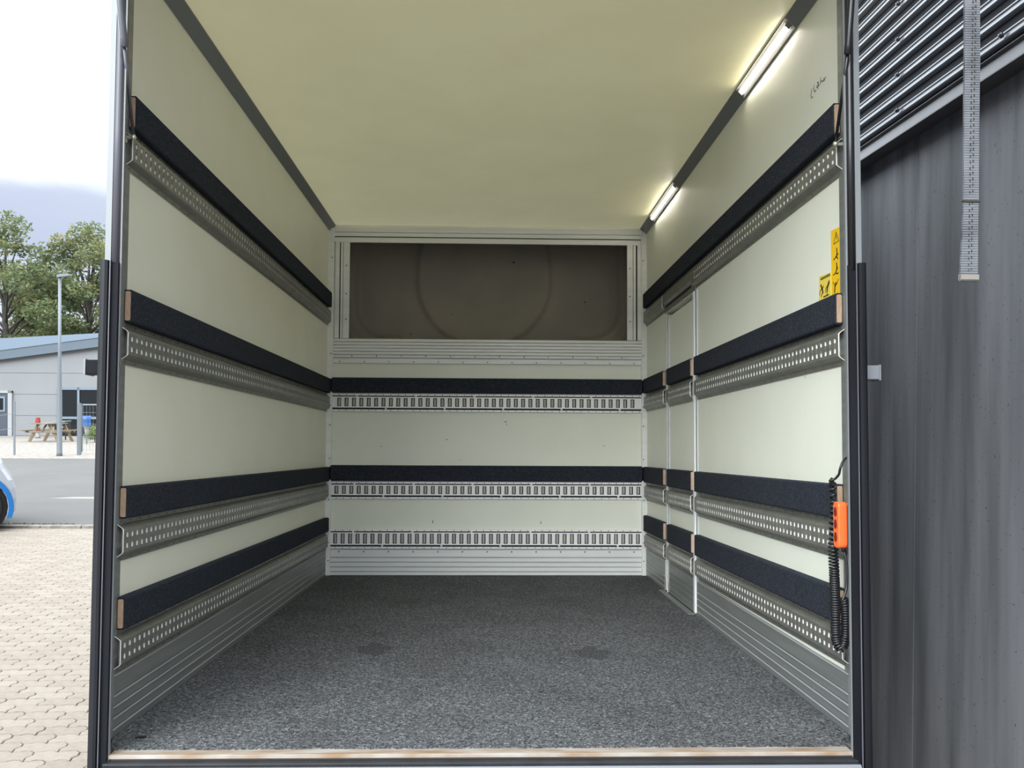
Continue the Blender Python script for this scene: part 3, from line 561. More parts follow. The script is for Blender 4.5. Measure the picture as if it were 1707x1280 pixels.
for s in ([(0.189, 2.012), (0.190, 2.001), (0.203, 2.001), (0.192, 1.992)], [(0.196, 2.013), (0.184, 1.996)]): stroke(g, s, 0.0034)
tag(g.build('handwriting', M['pen'], loc=(W2, 0.19, 1.99)), 'short faded marker scribble high on the right wall near the opening', 'handwriting')

# ------------------------------------------------------------------ orange handset and its coiled lead
hy = -0.070
t = thing('handset', 'orange lift control handset hanging at the right post above its coiled black lead', 'handset', (1.01, hy, 0.55))
def slab(x0, x1, y0, y1, z0, z1, r, ex=0.0035):
    b = MB(); out_ = arc(y0 + r, z0 + r, r, 180, 270, 4) + arc(y1 - r, z0 + r, r, 270, 360, 4) + arc(y1 - r, z1 - r, r, 0, 90, 4) + arc(y0 + r, z1 - r, r, 90, 180, 4)
    cy, cz = (y0 + y1) / 2, (z0 + z1) / 2; n = len(out_)
    def ring(x, k): return [(x, cy + (p[0] - cy) * (1 - 2 * k / (y1 - y0)), cz + (p[1] - cz) * (1 - 2 * k / (z1 - z0))) for p in out_]
    rings = [ring(x0, ex), ring(x0 + ex * 0.35, ex * 0.3), ring(x0 + ex, 0), ring(x1 - ex, 0), ring(x1 - ex * 0.35, ex * 0.3), ring(x1, ex)]
    vs = [p for r_ in rings for p in r_]; fs = [tuple(range(n)), tuple(range(5 * n, 6 * n))] + [(k * n + i, k * n + (i + 1) % n, (k + 1) * n + (i + 1) % n, (k + 1) * n + i) for k in range(5) for i in range(n)]
    b.add(vs, fs); return b
slab(0.999, 1.0255, hy - 0.006, hy + 0.034, 0.549, 0.680, 0.012).build('body', M['orange'], t, smooth=False)
slab(1.0285, 1.0375, hy - 0.005, hy + 0.032, 0.549, 0.676, 0.012, 0.003).build('back_shell', M['orange'], t)
slab(1.0250, 1.0290, hy - 0.002, hy + 0.030, 0.553, 0.672, 0.012, 0.001).build('gasket', M['oranged'], t)
for zc in (0.652, 0.617, 0.580):
    b = MB(); pr_ = [(hy + 0.014 + 0.0095 * math.cos(a * PI / 8), zc + 0.0135 * math.sin(a * PI / 8)) for a in range(16)]
    b.prism(pr_, 0.9975, 1.0, axis=0); b.build('button', M['oranged'], t)
b = MB(); b.tube([(1.019, hy + 0.012, 0.552), (1.019, hy + 0.012, 0.538)], 0.006, 10); b.build('cable_gland', M['black'], t, smooth=True)
# coil
path = [Vector(p) for p in ((0.994, -.040, 0.738), (1.003, -.024, 0.730), (1.006, -.022, 0.68), (1.004, -.022, 0.56), (0.9995, -.040, 0.48), (0.9930, hy + .01, 0.42), (0.9895, hy, 0.36), (0.9895, hy, 0.312), (0.992, hy, 0.285), (1.001, hy, 0.270), (1.011, hy, 0.276), (1.0175, hy, 0.300), (1.019, hy, 0.34), (1.018, hy, 0.385), (1.013, hy, 0.408))]
def resample(pts, n):
    ds = [0]
    for a, b_ in zip(pts[:-1], pts[1:]): ds.append(ds[-1] + (b_ - a).length)
    out_ = []
    for i in range(n):
        d = ds[-1] * i / (n - 1); k = max(j for j in range(len(ds)) if ds[j] <= d + 1e-9); k = min(k, len(pts) - 2)
        u = (d - ds[k]) / (ds[k + 1] - ds[k])
        p = [pts[max(k - 1, 0)], pts[k], pts[k + 1], pts[min(k + 2, len(pts) - 1)]]
        out_.append(0.5 * ((2 * p[1]) + (p[2] - p[0]) * u + (2 * p[0] - 5 * p[1] + 4 * p[2] - p[3]) * u * u + (3 * p[1] - p[0] - 3 * p[2] + p[3]) * u ** 3))
    return out_, ds[-1]
cl, Ltot = resample(path, 900)
hel = []; ph = 0.0; up = Vector((0, 1, 0))
for i, p in enumerate(cl):
    d = (cl[min(i + 1, 899)] - cl[max(i - 1, 0)]).normalized(); sd = d.cross(up).normalized()
    fr_ = i / 899; pitch = 0.0165 if fr_ < 0.10 else (0.0145 if fr_ < 0.30 else (0.0100 if fr_ < 0.42 else 0.0068))
    R_ = 0.0085 if fr_ < 0.3 else 0.0118
    if 0.62 < fr_: R_ = 0.0108
    ph += 2 * PI * (Ltot / 899) / pitch
    hel.append(p + (up * math.cos(ph) + sd * math.sin(ph)) * R_)
lead = [Vector(p) for p in ((1.046, -0.055, 0.812), (1.030, -0.062, 0.806), (1.018, -0.066, 0.795), (1.009, -0.068, 0.775), (1.008, -0.06, 0.758), (1.000, -0.050, 0.745), (0.988, -0.045, 0.740))]
tail = [Vector(p) for p in ((1.005, hy - 0.010, 0.402), (1.013, hy - 0.008, 0.418), (1.021, hy - 0.004, 0.44), (1.025, hy, 0.48), (1.024, hy + 0.006, 0.52), (1.020, hy + 0.012, 0.542))]
b = MB(); b.tube(resample(lead, 20)[0] + hel + resample(tail, 20)[0], 0.0036, 6); o = b.build('coiled_lead', M['black'], t, smooth=True); o['label'] = 'coiled black lead hanging in a loop'

# ================================================================== THE YARD (level frame, tilted by T)
DIM = 0.30
def g_mat(name, c1, c2, scale, rough=0.9, bump=0.5, bscale=40, bdist=0.01, **k): return mat(name, c1, rough, col2=c2, scale=scale, bump=bump, bscale=bscale, bdist=bdist, spec=0.25, **k)
M['sand'] = g_mat('joint_sand', (0.22, 0.19, 0.16), (0.30, 0.26, 0.22), 30)
M['asphalt'] = g_mat('worn_asphalt', (0.245, 0.235, 0.225), (0.285, 0.272, 0.26), 0.8, bscale=90)
M['gravel'] = g_mat('pale_gravel', (0.46, 0.41, 0.36), (0.72, 0.65, 0.58), 7, bump=0.8, bscale=7, bdist=0.04, detail=8, lo=0.38, hi=0.62)
M['grass'] = g_mat('moss_and_grass', (0.14, 0.15, 0.06), (0.28, 0.27, 0.16), 18)
def paver_mat():
    m = mat('beige_concrete_paver', (0.5, 0.46, 0.41), 0.9, spec=0.2); t = m.node_tree; bs = t.nodes['Principled BSDF']; co = N(t, 'ShaderNodeTexCoord'); ge = N(t, 'ShaderNodeNewGeometry'); oi = N(t, 'ShaderNodeObjectInfo')
    nz = N(t, 'ShaderNodeTexNoise'); nz.inputs['Scale'].default_value = 25; nz.inputs['Detail'].default_value = 6; t.links.new(co.outputs['Object'], nz.inputs['Vector'])
    a0 = N(t, 'ShaderNodeMath', operation='ADD'); t.links.new(ge.outputs['Random Per Island'], a0.inputs[0]); t.links.new(oi.outputs['Random'], a0.inputs[1])
    fr0 = N(t, 'ShaderNodeMath', operation='FRACT'); t.links.new(a0.outputs[0], fr0.inputs[0])
    a = N(t, 'ShaderNodeMath', operation='MULTIPLY_ADD'); a.inputs[1].default_value = 0.35; t.links.new(fr0.outputs[0], a.inputs[0]); t.links.new(nz.outputs['Fac'], a.inputs[2])
    r = N(t, 'ShaderNodeValToRGB'); r.color_ramp.elements[0].position = 0.40; r.color_ramp.elements[0].color = (0.160, 0.134, 0.110, 1); r.color_ramp.elements[1].position = 0.95; r.color_ramp.elements[1].color = (0.202, 0.174, 0.146, 1)
    t.links.new(a.outputs[0], r.inputs[0]); t.links.new(r.outputs[0], bs.inputs['Base Color'])
    bp = N(t, 'ShaderNodeBump'); bp.inputs['Strength'].default_value = 0.5; bp.inputs['Distance'].default_value = 0.002; n2 = N(t, 'ShaderNodeTexNoise'); n2.inputs['Scale'].default_value = 160; t.links.new(co.outputs['Object'], n2.inputs['Vector']); t.links.new(n2.outputs['Fac'], bp.inputs['Height']); t.links.new(bp.outputs[0], bs.inputs['Normal'])
    return m
M['paver'] = paver_mat()
PVY = 10.9; GRY = 24.7; BY = 41.0      # distances: end of paving, start of gravel, building front
gr = thing('ground', 'yard ground around the truck: block paving, then asphalt', 'ground', (0, 12, 0), out=True, kind='structure')
b = MB(); b.box(-30, 30, -14, PVY + 0.02, -0.06, -0.012); b.build('paving_bed', M['sand'], gr)
b = MB(); b.box(-60, 60, PVY, GRY, -0.06, -0.004); b.build('asphalt', M['asphalt'], gr)['label'] = 'worn grey asphalt road'
b = MB(); b.box(-90, 90, GRY - 0.3, 120, -0.06, 0.0)
b.build('gravel_area', M['gravel'], gr)['label'] = 'pale gravel area in front of the building'
# interlocking pavers
PW, PD = 0.2, 0.1
def paver_outline():
    g_ = 0.0022; wv = [(0.0, 0.0), (0.030, 0.0), (0.050, 0.016), (0.080, 0.016), (0.100, 0.0)]
    bot = wv[:-1] + [(x + 0.1, y) for x, y in wv]
    top = [(x, y + PD) for x, y in bot][::-1]
    pts = bot + [(0.193, 0.035), (0.207, 0.065)] + top + [(0.007, 0.065), (-0.007, 0.035)]
    cx, cy = 0.1, 0.058
    return [(cx + (x - cx) * (1 - g_ / 0.1), cy + (y - cy) * (1 - 2 * g_ / 0.1)) for x, y in pts]
PO = paver_outline()
def paver_geo(b, x, y, dz=0.0):
    n = len(PO); cx, cy = 0.1, 0.058
    inner = [(cx + (px - cx) * 0.965, cy + (py - cy) * 0.93) for px, py in PO]
    vs = [(x + px, y + py, dz) for px, py in inner] + [(x + px, y + py, dz - 0.003) for px, py in PO] + [(x + px, y + py, -0.012) for px, py in PO]
    b.add(vs, [tuple(range(n))] + [(i, i + n, (i + 1) % n + n, (i + 1) % n) for i in range(n)] + [(i + n, i + 2 * n, (i + 1) % n + 2 * n, (i + 1) % n + n) for i in range(n)])
cells = []
j = 0; y = 1.6
while y < PVY - 0.06:
    x = -7.0 - (j % 2) * 0.1
    while x < -0.6:
        cells.append((x, y)); x += PW
    y += PD; j += 1
def vis(c):          # seen from the camera, left of the post
    x, y = c; return x + 0.2 > -0.60 * y - 0.12 and x < -0.475 * y - 0.02 and y > 3.2
seen = sorted([c_ for c_ in cells if vis(c_)], key=lambda c_: c_[1])[:300]
ss = set(seen)
pm = MB(); paver_geo(pm, 0, 0, 0.0)
proto = None
for (x, y) in seen:
    if proto is None:
        proto = pm.build('paver', M['paver'], None); proto.parent = gr; proto.matrix_world = Matrix.Identity(4); base = proto.data
        o = proto
    else:
        o = bpy.data.objects.new('paver', base); COL.objects.link(o); o.parent = gr
    o.matrix_basis = Matrix.Translation(Vector((x, y, random.uniform(-0.0015, 0.001))) - ABS[gr.name])
b = MB()
for c_ in cells:
    if c_ not in ss: paver_geo(b, c_[0], c_[1], random.uniform(-0.0015, 0.001))
b.build('distant_pavers', M['paver'], gr, kind='stuff', recalc=False)
b = MB(); x = -0.6
cells2 = []
for jj in range(-40, 90):
    for ii in range(0, 16):
        paver_geo(b, -0.55 + ii * 0.2 - (jj % 2) * 0.1, jj * 0.1 + 1.6 if jj >= 0 else 1.6 + jj * 0.1, 0)
b.build('pavers_by_the_building', M['paver'], gr, kind='stuff', recalc=False)
# kerb: low mossy edging
kb = thing('kerb', 'low mossy concrete edging between block paving and asphalt', 'kerb', (-6, PVY, 0), out=True, kind='structure')
for i in range(9):
    b = MB(); b.box(-9.0 + i * 0.5, -8.51 + i * 0.5, PVY - 0.05, PVY + 0.05, -0.03, 0.035); b.build('kerb_stone', M['gravel'], kb, bevel=0.01)
rg = random.Random(3); vs = []; fs = []
for i in range(2600):
    x = rg.uniform(-9.0, -5.15); y = PVY + 0.05 + rg.uniform(-0.02, 0.22) * (0.3 + 0.7 * noise.noise(Vector((x * 2, 0, 0))) ** 2); h_ = rg.uniform(0.02, 0.06); a = rg.uniform(0, PI); w = 0.006
    k = len(vs); vs += [(x - w * math.cos(a), y - w * math.sin(a), 0), (x + w * math.cos(a), y + w * math.sin(a), 0), (x + rg.uniform(-.02, .02), y + rg.uniform(-.02, .02), h_)]; fs.append((k, k + 1, k + 2))
b = MB(); b.add(vs, fs); tag(b.build('grass_strip', M['grass'], loc=(-6.5, PVY, 0), out=True, recalc=False), 'thin strip of dry grass and moss along the paving edge', 'grass', kind='stuff')
b = MB(); b.prism([(-7.10, 14.22), (-5.6, 14.15), (-5.6, 14.5), (-6.8, 14.48)], -0.003, 0.001, axis=2)
tag(b.build('road_patch', mat('pale_patch', (0.52, 0.47, 0.43), 0.9), loc=(-7.3, 14.3, 0), out=True), 'pale repair patch on the asphalt', 'patch')

# ------------------------------------------------------------------ dark building on the right
DIM = 1.0
BX = 1.6                                 # wall plane
M['dark_panel'] = mat('weathered_dark_panel', (0.070, 0.074, 0.082), 0.65, col2=(0.19, 0.195, 0.21), scale=5.5, stretch=(1, 1.6, 0.14), detail=11, lo=0.30, hi=0.74, bump=0.2, bscale=60, bstretch=(1, 1, 0.2), specks=(0.075, 0.073, 0.073), speck_scale=70, speck_t=0.685, spec=0.2)
M['corr'] = mat('dark_corrugated_steel', (0.011, 0.012, 0.015), 0.55, 0.0, col2=(0.014, 0.015, 0.019), scale=5, spec=0.06)
M['crest'] = mat('sky_sheen_crest', (0.16, 0.165, 0.18), 0.3, 0.4, spec=0.9)  # crests paler and glossier than the sheet: sky sheen put into their colour
M['flash'] = mat('grey_flashing', (0.055, 0.055, 0.062), 0.45, 0.1, col2=(0.07, 0.07, 0.077), scale=10)
bd = thing('building', 'dark industrial building right of the truck, corrugated steel above smooth panels', 'building', (BX, 3.0, 0), out=True)
FB = CAM_H + 1.304 * 0.8; FT = FB + 0.060         # flashing bottom / top
yy = [0.6, 1.45, 2.35, 3.30, 4.6, 5.85, 7.1, 8.35, 9.6, 10.9]
for y0, y1 in zip(yy[:-1], yy[1:]):
    b = MB(); b.box(BX + 0.045, BX + 0.075, y0 + 0.002, y1 - 0.002, 0.0, FB + 0.3); b.build('wall_panel', M['dark_panel'], bd, bevel=0.002)
b = MB(); b.box(BX + 0.075, BX + 6.0, 0.6, 10.9, 0.0, 6.3); b.build('core', M['steel'], bd)
b = MB(); b.prism([(BX - 0.030, FB), (BX - 0.030, FB + 0.004), (BX - 0.022, FB + 0.006), (BX - 0.014, FT - 0.006), (BX - 0.026, FT), (BX - 0.022, FT + 0.004), (BX + 0.05, FT + 0.012), (BX + 0.05, FB)], 0.6, 10.9, axis=1); b.build('flashing', M['flash'], bd)
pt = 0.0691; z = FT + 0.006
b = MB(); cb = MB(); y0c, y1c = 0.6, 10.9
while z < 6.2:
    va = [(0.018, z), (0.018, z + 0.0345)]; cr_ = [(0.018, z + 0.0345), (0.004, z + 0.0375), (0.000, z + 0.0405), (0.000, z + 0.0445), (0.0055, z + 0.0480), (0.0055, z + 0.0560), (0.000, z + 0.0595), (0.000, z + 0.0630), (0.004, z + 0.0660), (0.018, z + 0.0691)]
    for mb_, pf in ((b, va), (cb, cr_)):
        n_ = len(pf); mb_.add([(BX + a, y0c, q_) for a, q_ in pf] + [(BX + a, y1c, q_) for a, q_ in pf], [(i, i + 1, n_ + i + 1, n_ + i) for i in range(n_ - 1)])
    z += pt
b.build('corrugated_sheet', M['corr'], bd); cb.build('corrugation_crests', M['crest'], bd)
def bolt(y, z):
    b = MB(); b.lathe([(0, -0.016), (0.0055, -0.015), (0.006, -0.010), (0.0095, -0.0095), (0.0095, -0.006), (0.0055, 0.0)], (BX, y, z), 'x', 10); b.build('cladding_screw', M['black'], bd)
for row in range(0, 8):
    for yb_ in (1.0, 2.68, 3.37, 5.0): bolt(yb_, FT + 0.006 + 0.0528 + row * 2 * pt)

# ------------------------------------------------------------------ grey building beyond the road
DIM = 0.33
M['panel'] = mat('pale_grey_facade', (0.50, 0.52, 0.54), 0.7, col2=(0.54, 0.56, 0.58), scale=0.6)
M['bluegrey'] = mat('blue_grey_trim', (0.20, 0.27, 0.35), 0.5); M['roofcap'] = mat('pale_blue_roof', (0.36, 0.47, 0.60), 0.45)
M['doorblue'] = mat('slate_blue_door', (0.10, 0.135, 0.18), 0.5); M['whitef'] = mat('white_frame', (0.74, 0.76, 0.78), 0.5)
M['glass'] = mat('dark_glass', (0.012, 0.018, 0.020), 0.08, spec=0.5)
hb = thing('building', 'low pale grey hall across the road with a sloping blue-grey roof edge', 'building', (-22, BY, 0), out=True)
def px(xp, d=BY): return (xp - 811.0) / 1450 * d
def pz(yp, d=BY): return CAM_H + (675 - yp) / 1450.0 * d
xl, xr = px(-420), px(420)
def rooflow(x): return 3.45 + (x - px(0)) * 0.140
def roofz(x): return rooflow(x)
rows = [0.0, pz(697), pz(662), pz(627), 99]
cols = [px(-420), px(-280), px(-140), px(-1), px(106), px(200), px(310), px(420)]
for k in range(4):
    for x0, x1 in zip(cols[:-1], cols[1:]):
        z0 = rows[k]; a, c_ = min(rows[k + 1], rooflow(x0)), min(rows[k + 1], rooflow(x1))
        if a <= z0 + 0.05: 
            if c_ <= z0 + 0.05: continue
            a = z0
        b = MB(); g_ = 0.014
        b.prism([(x0 + 0.01, z0 + g_), (x1 - 0.01, z0 + g_), (x1 - 0.01, c_), (x0 + 0.01, max(a, z0 + g_ + 0.001))], BY, BY + 0.1, axis=1); b.build('facade_panel', M['panel'], hb)
b = MB(); b.prism([(xl, 0), (xr, 0), (xr, rooflow(xr) - 0.05), (xl, max(0.05, rooflow(xl) - 0.05))], BY + 0.06, BY + 14, axis=1); b.build('core', mat('grey_core', (0.62, 0.63, 0.64), 0.8), hb)
def band(y0, y1, lo_, hi_, m_, nm):
    b = MB(); b.prism([(xl, rooflow(xl) + lo_), (xr, rooflow(xr) + lo_), (xr, rooflow(xr) + hi_), (xl, rooflow(xl) + hi_)], y0, y1, axis=1); b.build(nm, M[m_], hb)
band(BY - 0.25, BY + 0.1, 0.0, 0.42, 'bluegrey', 'roof_edge'); band(BY - 0.28, BY + 14, 0.42, 0.50, 'roofcap', 'roof')
b = MB(); b.prism([(px(-90), rooflow(px(-90)) + 0.5), (px(170), rooflow(px(170)) + 0.5), (px(260), rooflow(px(170)) + 0.95), (px(-90), pz(572))], BY + 1.2, BY + 6, axis=1); b.build('roof_rise', M['roofcap'], hb)
b = MB(); b.box(px(-20), px(25), BY - 0.06, BY + 0.02, 0.02, pz(660)); dr = b.build('door', M['doorblue'], hb)
b = MB(); b.box(px(3), px(20.5), BY - 0.09, BY - 0.05, pz(690.5), pz(665.5)); b.build('pane_frame', M['roofcap'], dr)
b = MB(); b.box(px(6), px(17.5), BY - 0.10, BY - 0.07, pz(687.5), pz(668.5)); b.build('pane', M['glass'], dr)
b = MB(); b.box(px(25), px(31.5), BY - 0.10, BY + 0.0, 0.0, pz(656)); b.build('door_frame', M['whitef'], hb)
b = MB(); b.box(px(-26), px(31.5), BY - 0.10, BY + 0.0, pz(660), pz(656)); b.build('door_frame', M['whitef'], hb)
wn = MB(); wn.box(px(106), px(200), BY - 0.03, BY + 0.02, 0.02, pz(654)); wn = wn.build('window', M['glass'], hb)
for x0, x1, y0, y1 in ((105, 109, 733, 650), (137, 140.5, 733, 650), (170, 174, 733, 650), (196, 200, 733, 650), (105, 200, 654, 650), (105, 200, 702, 698)):
    b = MB(); b.box(px(x0), px(x1), BY - 0.09, BY - 0.02, max(0.0, pz(y0)), pz(y1)); b.build('mullion', M['roofcap'], wn)

# ------------------------------------------------------------------ street furniture
t = thing('street_lamp', 'tall slim pale grey lamp post at the edge of the gravel', 'lamp post', (px(107, 25.6), 25.6, 0), out=True); d = 25.6; x = px(107, d)
M['galv'] = mat('pale_galvanised_post', (0.42, 0.47, 0.52), 0.5, 0.2)
b = MB(); b.lathe([(0.001, 0), (0.085, 0), (0.075, 0.1), (0.070, 1.6), (0.045, 3.0), (0.040, pz(468, d)), (0, pz(468, d) + 0.01)], (x, d, 0), 'z', 12); b.build('pole', M['galv'], t, smooth=True)
b = MB(); b.prism([(x - 0.05, pz(470, d)), (x + 0.30, pz(467, d)), (x + 0.30, pz(464, d)), (x + 0.05, pz(464, d)), (x - 0.05, pz(466, d))], d - 0.08, d + 0.08, axis=1); b.build('lamp_head', M['galv'], t)
def post(xp, d, w, ytop, lab, name='fence_post', cat='post', m_='galv'):
    x = px(xp, d); b = MB(); b.box(x - w / 2, x + w / 2, d - w / 2, d + w / 2, 0, pz(ytop, d)); return tag(b.build(name, M[m_], loc=(x, d, 0), out=True, bevel=0.005), lab, cat)
post(34, 26.0, 0.045, 673, 'thin grey fence post on the gravel in front of the blue door')
post(139, 26.2, 0.095, 676, 'thick pale grey gate post right of the lamp post', 'gate_post')
t = thing('fence_wire', 'two slack wires strung to the thin fence post from the left', 'wire', (px(34, 26), 26.0, 0.8), out=True)
for z0, z1, sg in ((pz(692, 26), pz(684, 26), 0.10), (pz(716, 26), pz(708, 26), 0.10)):
    pts = []
    for i in range(22):
        u = i / 21; xx = px(-40, 26) + (px(34, 26) - px(-40, 26)) * u; pts.append((xx, 26.0, z0 - sg * 4 * u * (1 - u)))
    b = MB(); b.tube(pts, 0.006, 5); b.build('wire', M['galv'], t)
t = thing('gate', 'light tubular steel gate panel beside the gate post', 'gate', (px(155, 27), 27.0, 0), out=True); d = 27.0
b = MB(); b.tube([(px(143, d), d, 0.04), (px(143, d), d, pz(681, d) - 0.08), (px(144.5, d), d, pz(678.5, d)), (px(210, d), d, pz(678.5, d)), (px(212, d), d, pz(681, d) - 0.08), (px(212, d), d, 0.04)], 0.024, 8); b.build('gate_frame', M['galv'], t, smooth=True)
b = MB()
for i in range(13): xg = px(143, d) + (px(212, d) - px(143, d)) * (i + 0.5) / 13; b.tube([(xg, d, 0.1), (xg, d, pz(679, d))], 0.004, 5)
for zk in (0.1, 0.5, 0.9, 1.25): b.tube([(px(143, d), d, zk), (px(212, d), d, zk)], 0.004, 5)
b.build('mesh_wires', M['galv'], t, kind='stuff')
# picnic table
M['pine'] = mat('weathered_pine', (0.46, 0.35, 0.22), 0.8, col2=(0.54, 0.42, 0.28), scale=5, stretch=(0.4, 4, 4))
d = 35.0; cx = px(92, d); t = thing('picnic_table', 'pale wooden picnic table with benches on the gravel', 'picnic table', (cx, d, 0), out=True); t.matrix_world = T @ Matrix.Translation((cx, d, 0)) @ Matrix.Rotation(math.radians(78), 4, 'Z')
for k in range(5): b = MB(); b.box(cx - 0.62, cx + 0.55, d - 0.36 + k * 0.147, d - 0.225 + k * 0.147, 0.70, 0.74); b.build('table_plank', M['pine'], t)
for sy in (-0.76, 0.62):
    b = MB(); b.box(cx - 0.80, cx + 0.78, d + sy, d + sy + 0.14, 0.43, 0.47); b.build('bench', M['pine'], t)
for sx in (-0.42, 0.42):
    b = MB(); b.box(cx + sx - 0.02, cx + sx + 0.02, d - 0.78, d + 0.78, 0.36, 0.43); b.build('cross_beam', M['pine'], t)
    for sy in (-1, 1):
        b = MB(); x0 = cx + sx + 0.03
        b.prism([(d + sy * 0.58, 0), (d + sy * 0.70, 0), (d + sy * 0.30, 0.70), (d + sy * 0.18, 0.70)], x0, x0 + 0.04, axis=0); b.build('leg', M['pine'], t)
    b = MB(); s_ = 1 if sx > 0 else -1; b.prism([(cx + sx + 0.02 * s_, 0.42), (cx + sx + 0.07 * s_, 0.42), (cx + sx - 0.20 * s_, 0.70), (cx + sx - 0.25 * s_, 0.70)], d - 0.03, d + 0.03, axis=1); b.build('brace', M['pine'], t)
# red and white marker post, bin, sign, bush
d = 38.5; x = px(72, d); t = thing('marker_post', 'short red and white striped marker post behind the picnic table', 'marker post', (x, d, 0), out=True)
for k in range(4):
    b = MB(); b.lathe([(0.09, k * 0.22), (0.085, k * 0.22 + 0.22)], (x, d, 0), 'z', 12); b.build('band', mat('marker_red', (0.75, 0.06, 0.05), 0.5) if k % 2 else M['whitef'], t, smooth=True)
b = MB(); b.lathe([(0.12, 0.0), (0.12, 0.02), (0.085, 0.03)], (x, d, 0), 'z', 12); b.build('foot', M['black'], t)
b = MB(); b.lathe([(0.10, 0.66), (0.10, 0.76), (0.06, 0.80), (0, 0.80)], (x, d, 0), 'z', 12); b.build('cap', mat('marker_red_cap', (0.75, 0.06, 0.05), 0.5), t)
d = 36.8; t = thing('grill', 'black box grill with white lid edge beside the picnic table', 'grill', (px(114, d), d, 0), out=True)
b = MB(); b.box(px(103, d), px(121, d), d - 0.25, d + 0.25, 0.42, pz(707, d)); b.build('body', M['black'], t, bevel=0.02)
b = MB(); b.prism([(px(103, d), pz(707, d)), (px(121, d), pz(706, d)), (px(121, d), pz(704.5, d)), (px(103, d), pz(705.5, d))], d - 0.27, d + 0.27, axis=1); b.build('lid_edge', M['whitef'], t)
for xx in (104, 119.5):
    for dy in (-0.2, 0.2): b = MB(); b.box(px(xx, d), px(xx, d) + 0.04, d + dy, d + dy + 0.04, 0, 0.42); b.build('leg', M['black'], t)
b = MB(); b.box(px(111, d), px(118, d), d - 0.29, d - 0.25, 0.5, 0.56); b.build('label_plate', M['whitef'], t)
d = 33.0; t = thing('drum', 'bright blue and white barrel standing behind the gate', 'barrel', (px(152, d), d, 0), out=True); xd = px(151, d)
b = MB(); b.lathe([(0.001, 0.30), (0.05, 0.30), (0.07, 0.48), (0.09, 0.62), (0.16, 0.68)], (xd, d, 0), 'z', 16); b.build('lower_cone', M['whitef'], t, smooth=True)
b = MB(); b.lathe([(0.16, 0.68), (0.15, 0.90), (0.17, 1.06), (0.001, 1.06)], (xd, d, 0), 'z', 16); b.build('upper_drum', mat('bright_blue', (0.04, 0.22, 0.70), 0.4), t, smooth=True)
b = MB(); b.tube([(xd, d, 0), (xd, d, 0.32)], 0.03, 8); b.build('stand', M['galv'], t)

# ------------------------------------------------------------------ foliage
def leaf_mat(name, c1, c2, c3):
    m = mat(name, c1, 0.6, spec=0.3); t = m.node_tree; bs = t.nodes['Principled BSDF']; ge = N(t, 'ShaderNodeNewGeometry'); co = N(t, 'ShaderNodeTexCoord')
    nz = N(t, 'ShaderNodeTexNoise'); nz.inputs['Scale'].default_value = 0.45; nz.inputs['Detail'].default_value = 3; t.links.new(co.outputs['Object'], nz.inputs['Vector'])
    a = N(t, 'ShaderNodeMath', operation='MULTIPLY_ADD'); a.inputs[1].default_value = 0.4; t.links.new(ge.outputs['Random Per Island'], a.inputs[0]); t.links.new(nz.outputs['Fac'], a.inputs[2])
    r = N(t, 'ShaderNodeValToRGB'); e = r.color_ramp.elements; e[0].position = 0.45; e[0].color = (*c1, 1); e[1].position = 1.0; e[1].color = (*c3, 1); q_ = e.new(0.75); q_.color = (*c2, 1)
    t.links.new(a.outputs[0], r.inputs[0]); t.links.new(r.outputs[0], bs.inputs['Base Color'])
    tr = N(t, 'ShaderNodeBsdfTranslucent'); t.links.new(r.outputs[0], tr.inputs['Color']); mx = N(t, 'ShaderNodeMixShader'); mx.inputs[0].default_value = 0.4
    t.links.new(bs.outputs[0], mx.inputs[1]); t.links.new(tr.outputs[0], mx.inputs[2]); t.links.new(mx.outputs[0], t.nodes['Material Output'].inputs[0])
    return m
M['leaf'] = leaf_mat('tree_leaves', (0.085, 0.115, 0.052), (0.135, 0.165, 0.075), (0.25, 0.215, 0.085))
M['leaf2'] = leaf_mat('bush_leaves', (0.11, 0.16, 0.05), (0.18, 0.24, 0.08), (0.25, 0.28, 0.10))
M['bark'] = mat('grey_bark', (0.10, 0.085, 0.07), 0.9, col2=(0.16, 0.14, 0.12), scale=6)
def leaves(rg, blobs, per, size):
    vs, fs = [], []
    for (bx_, by_, bz_, r) in blobs:
        for i in range(int(per * r * r)):
            u = Vector((rg.gauss(0, 1), rg.gauss(0, 1), rg.gauss(0, 1))).normalized() * r * (rg.random() ** 0.45)
            p = Vector((bx_, by_, bz_)) + Vector((u.x, u.y, u.z * 0.72))
            a = Vector((rg.gauss(0, 1), rg.gauss(0, 1), rg.gauss(0, .6))).normalized(); c_ = a.orthogonal().normalized(); c_ = (Matrix.Rotation(rg.uniform(0, 6.28), 3, a) @ c_); s = size * rg.uniform(0.6, 1.3)
            k = len(vs); vs += [p - a * s, p + c_ * s * 0.45, p + a * s, p - c_ * s * 0.45]; fs.append((k, k + 1, k + 2, k + 3))
    b = MB(); b.v = [Vector(v) for v in vs]; b.f = fs; b.mi = [0] * len(fs); return b
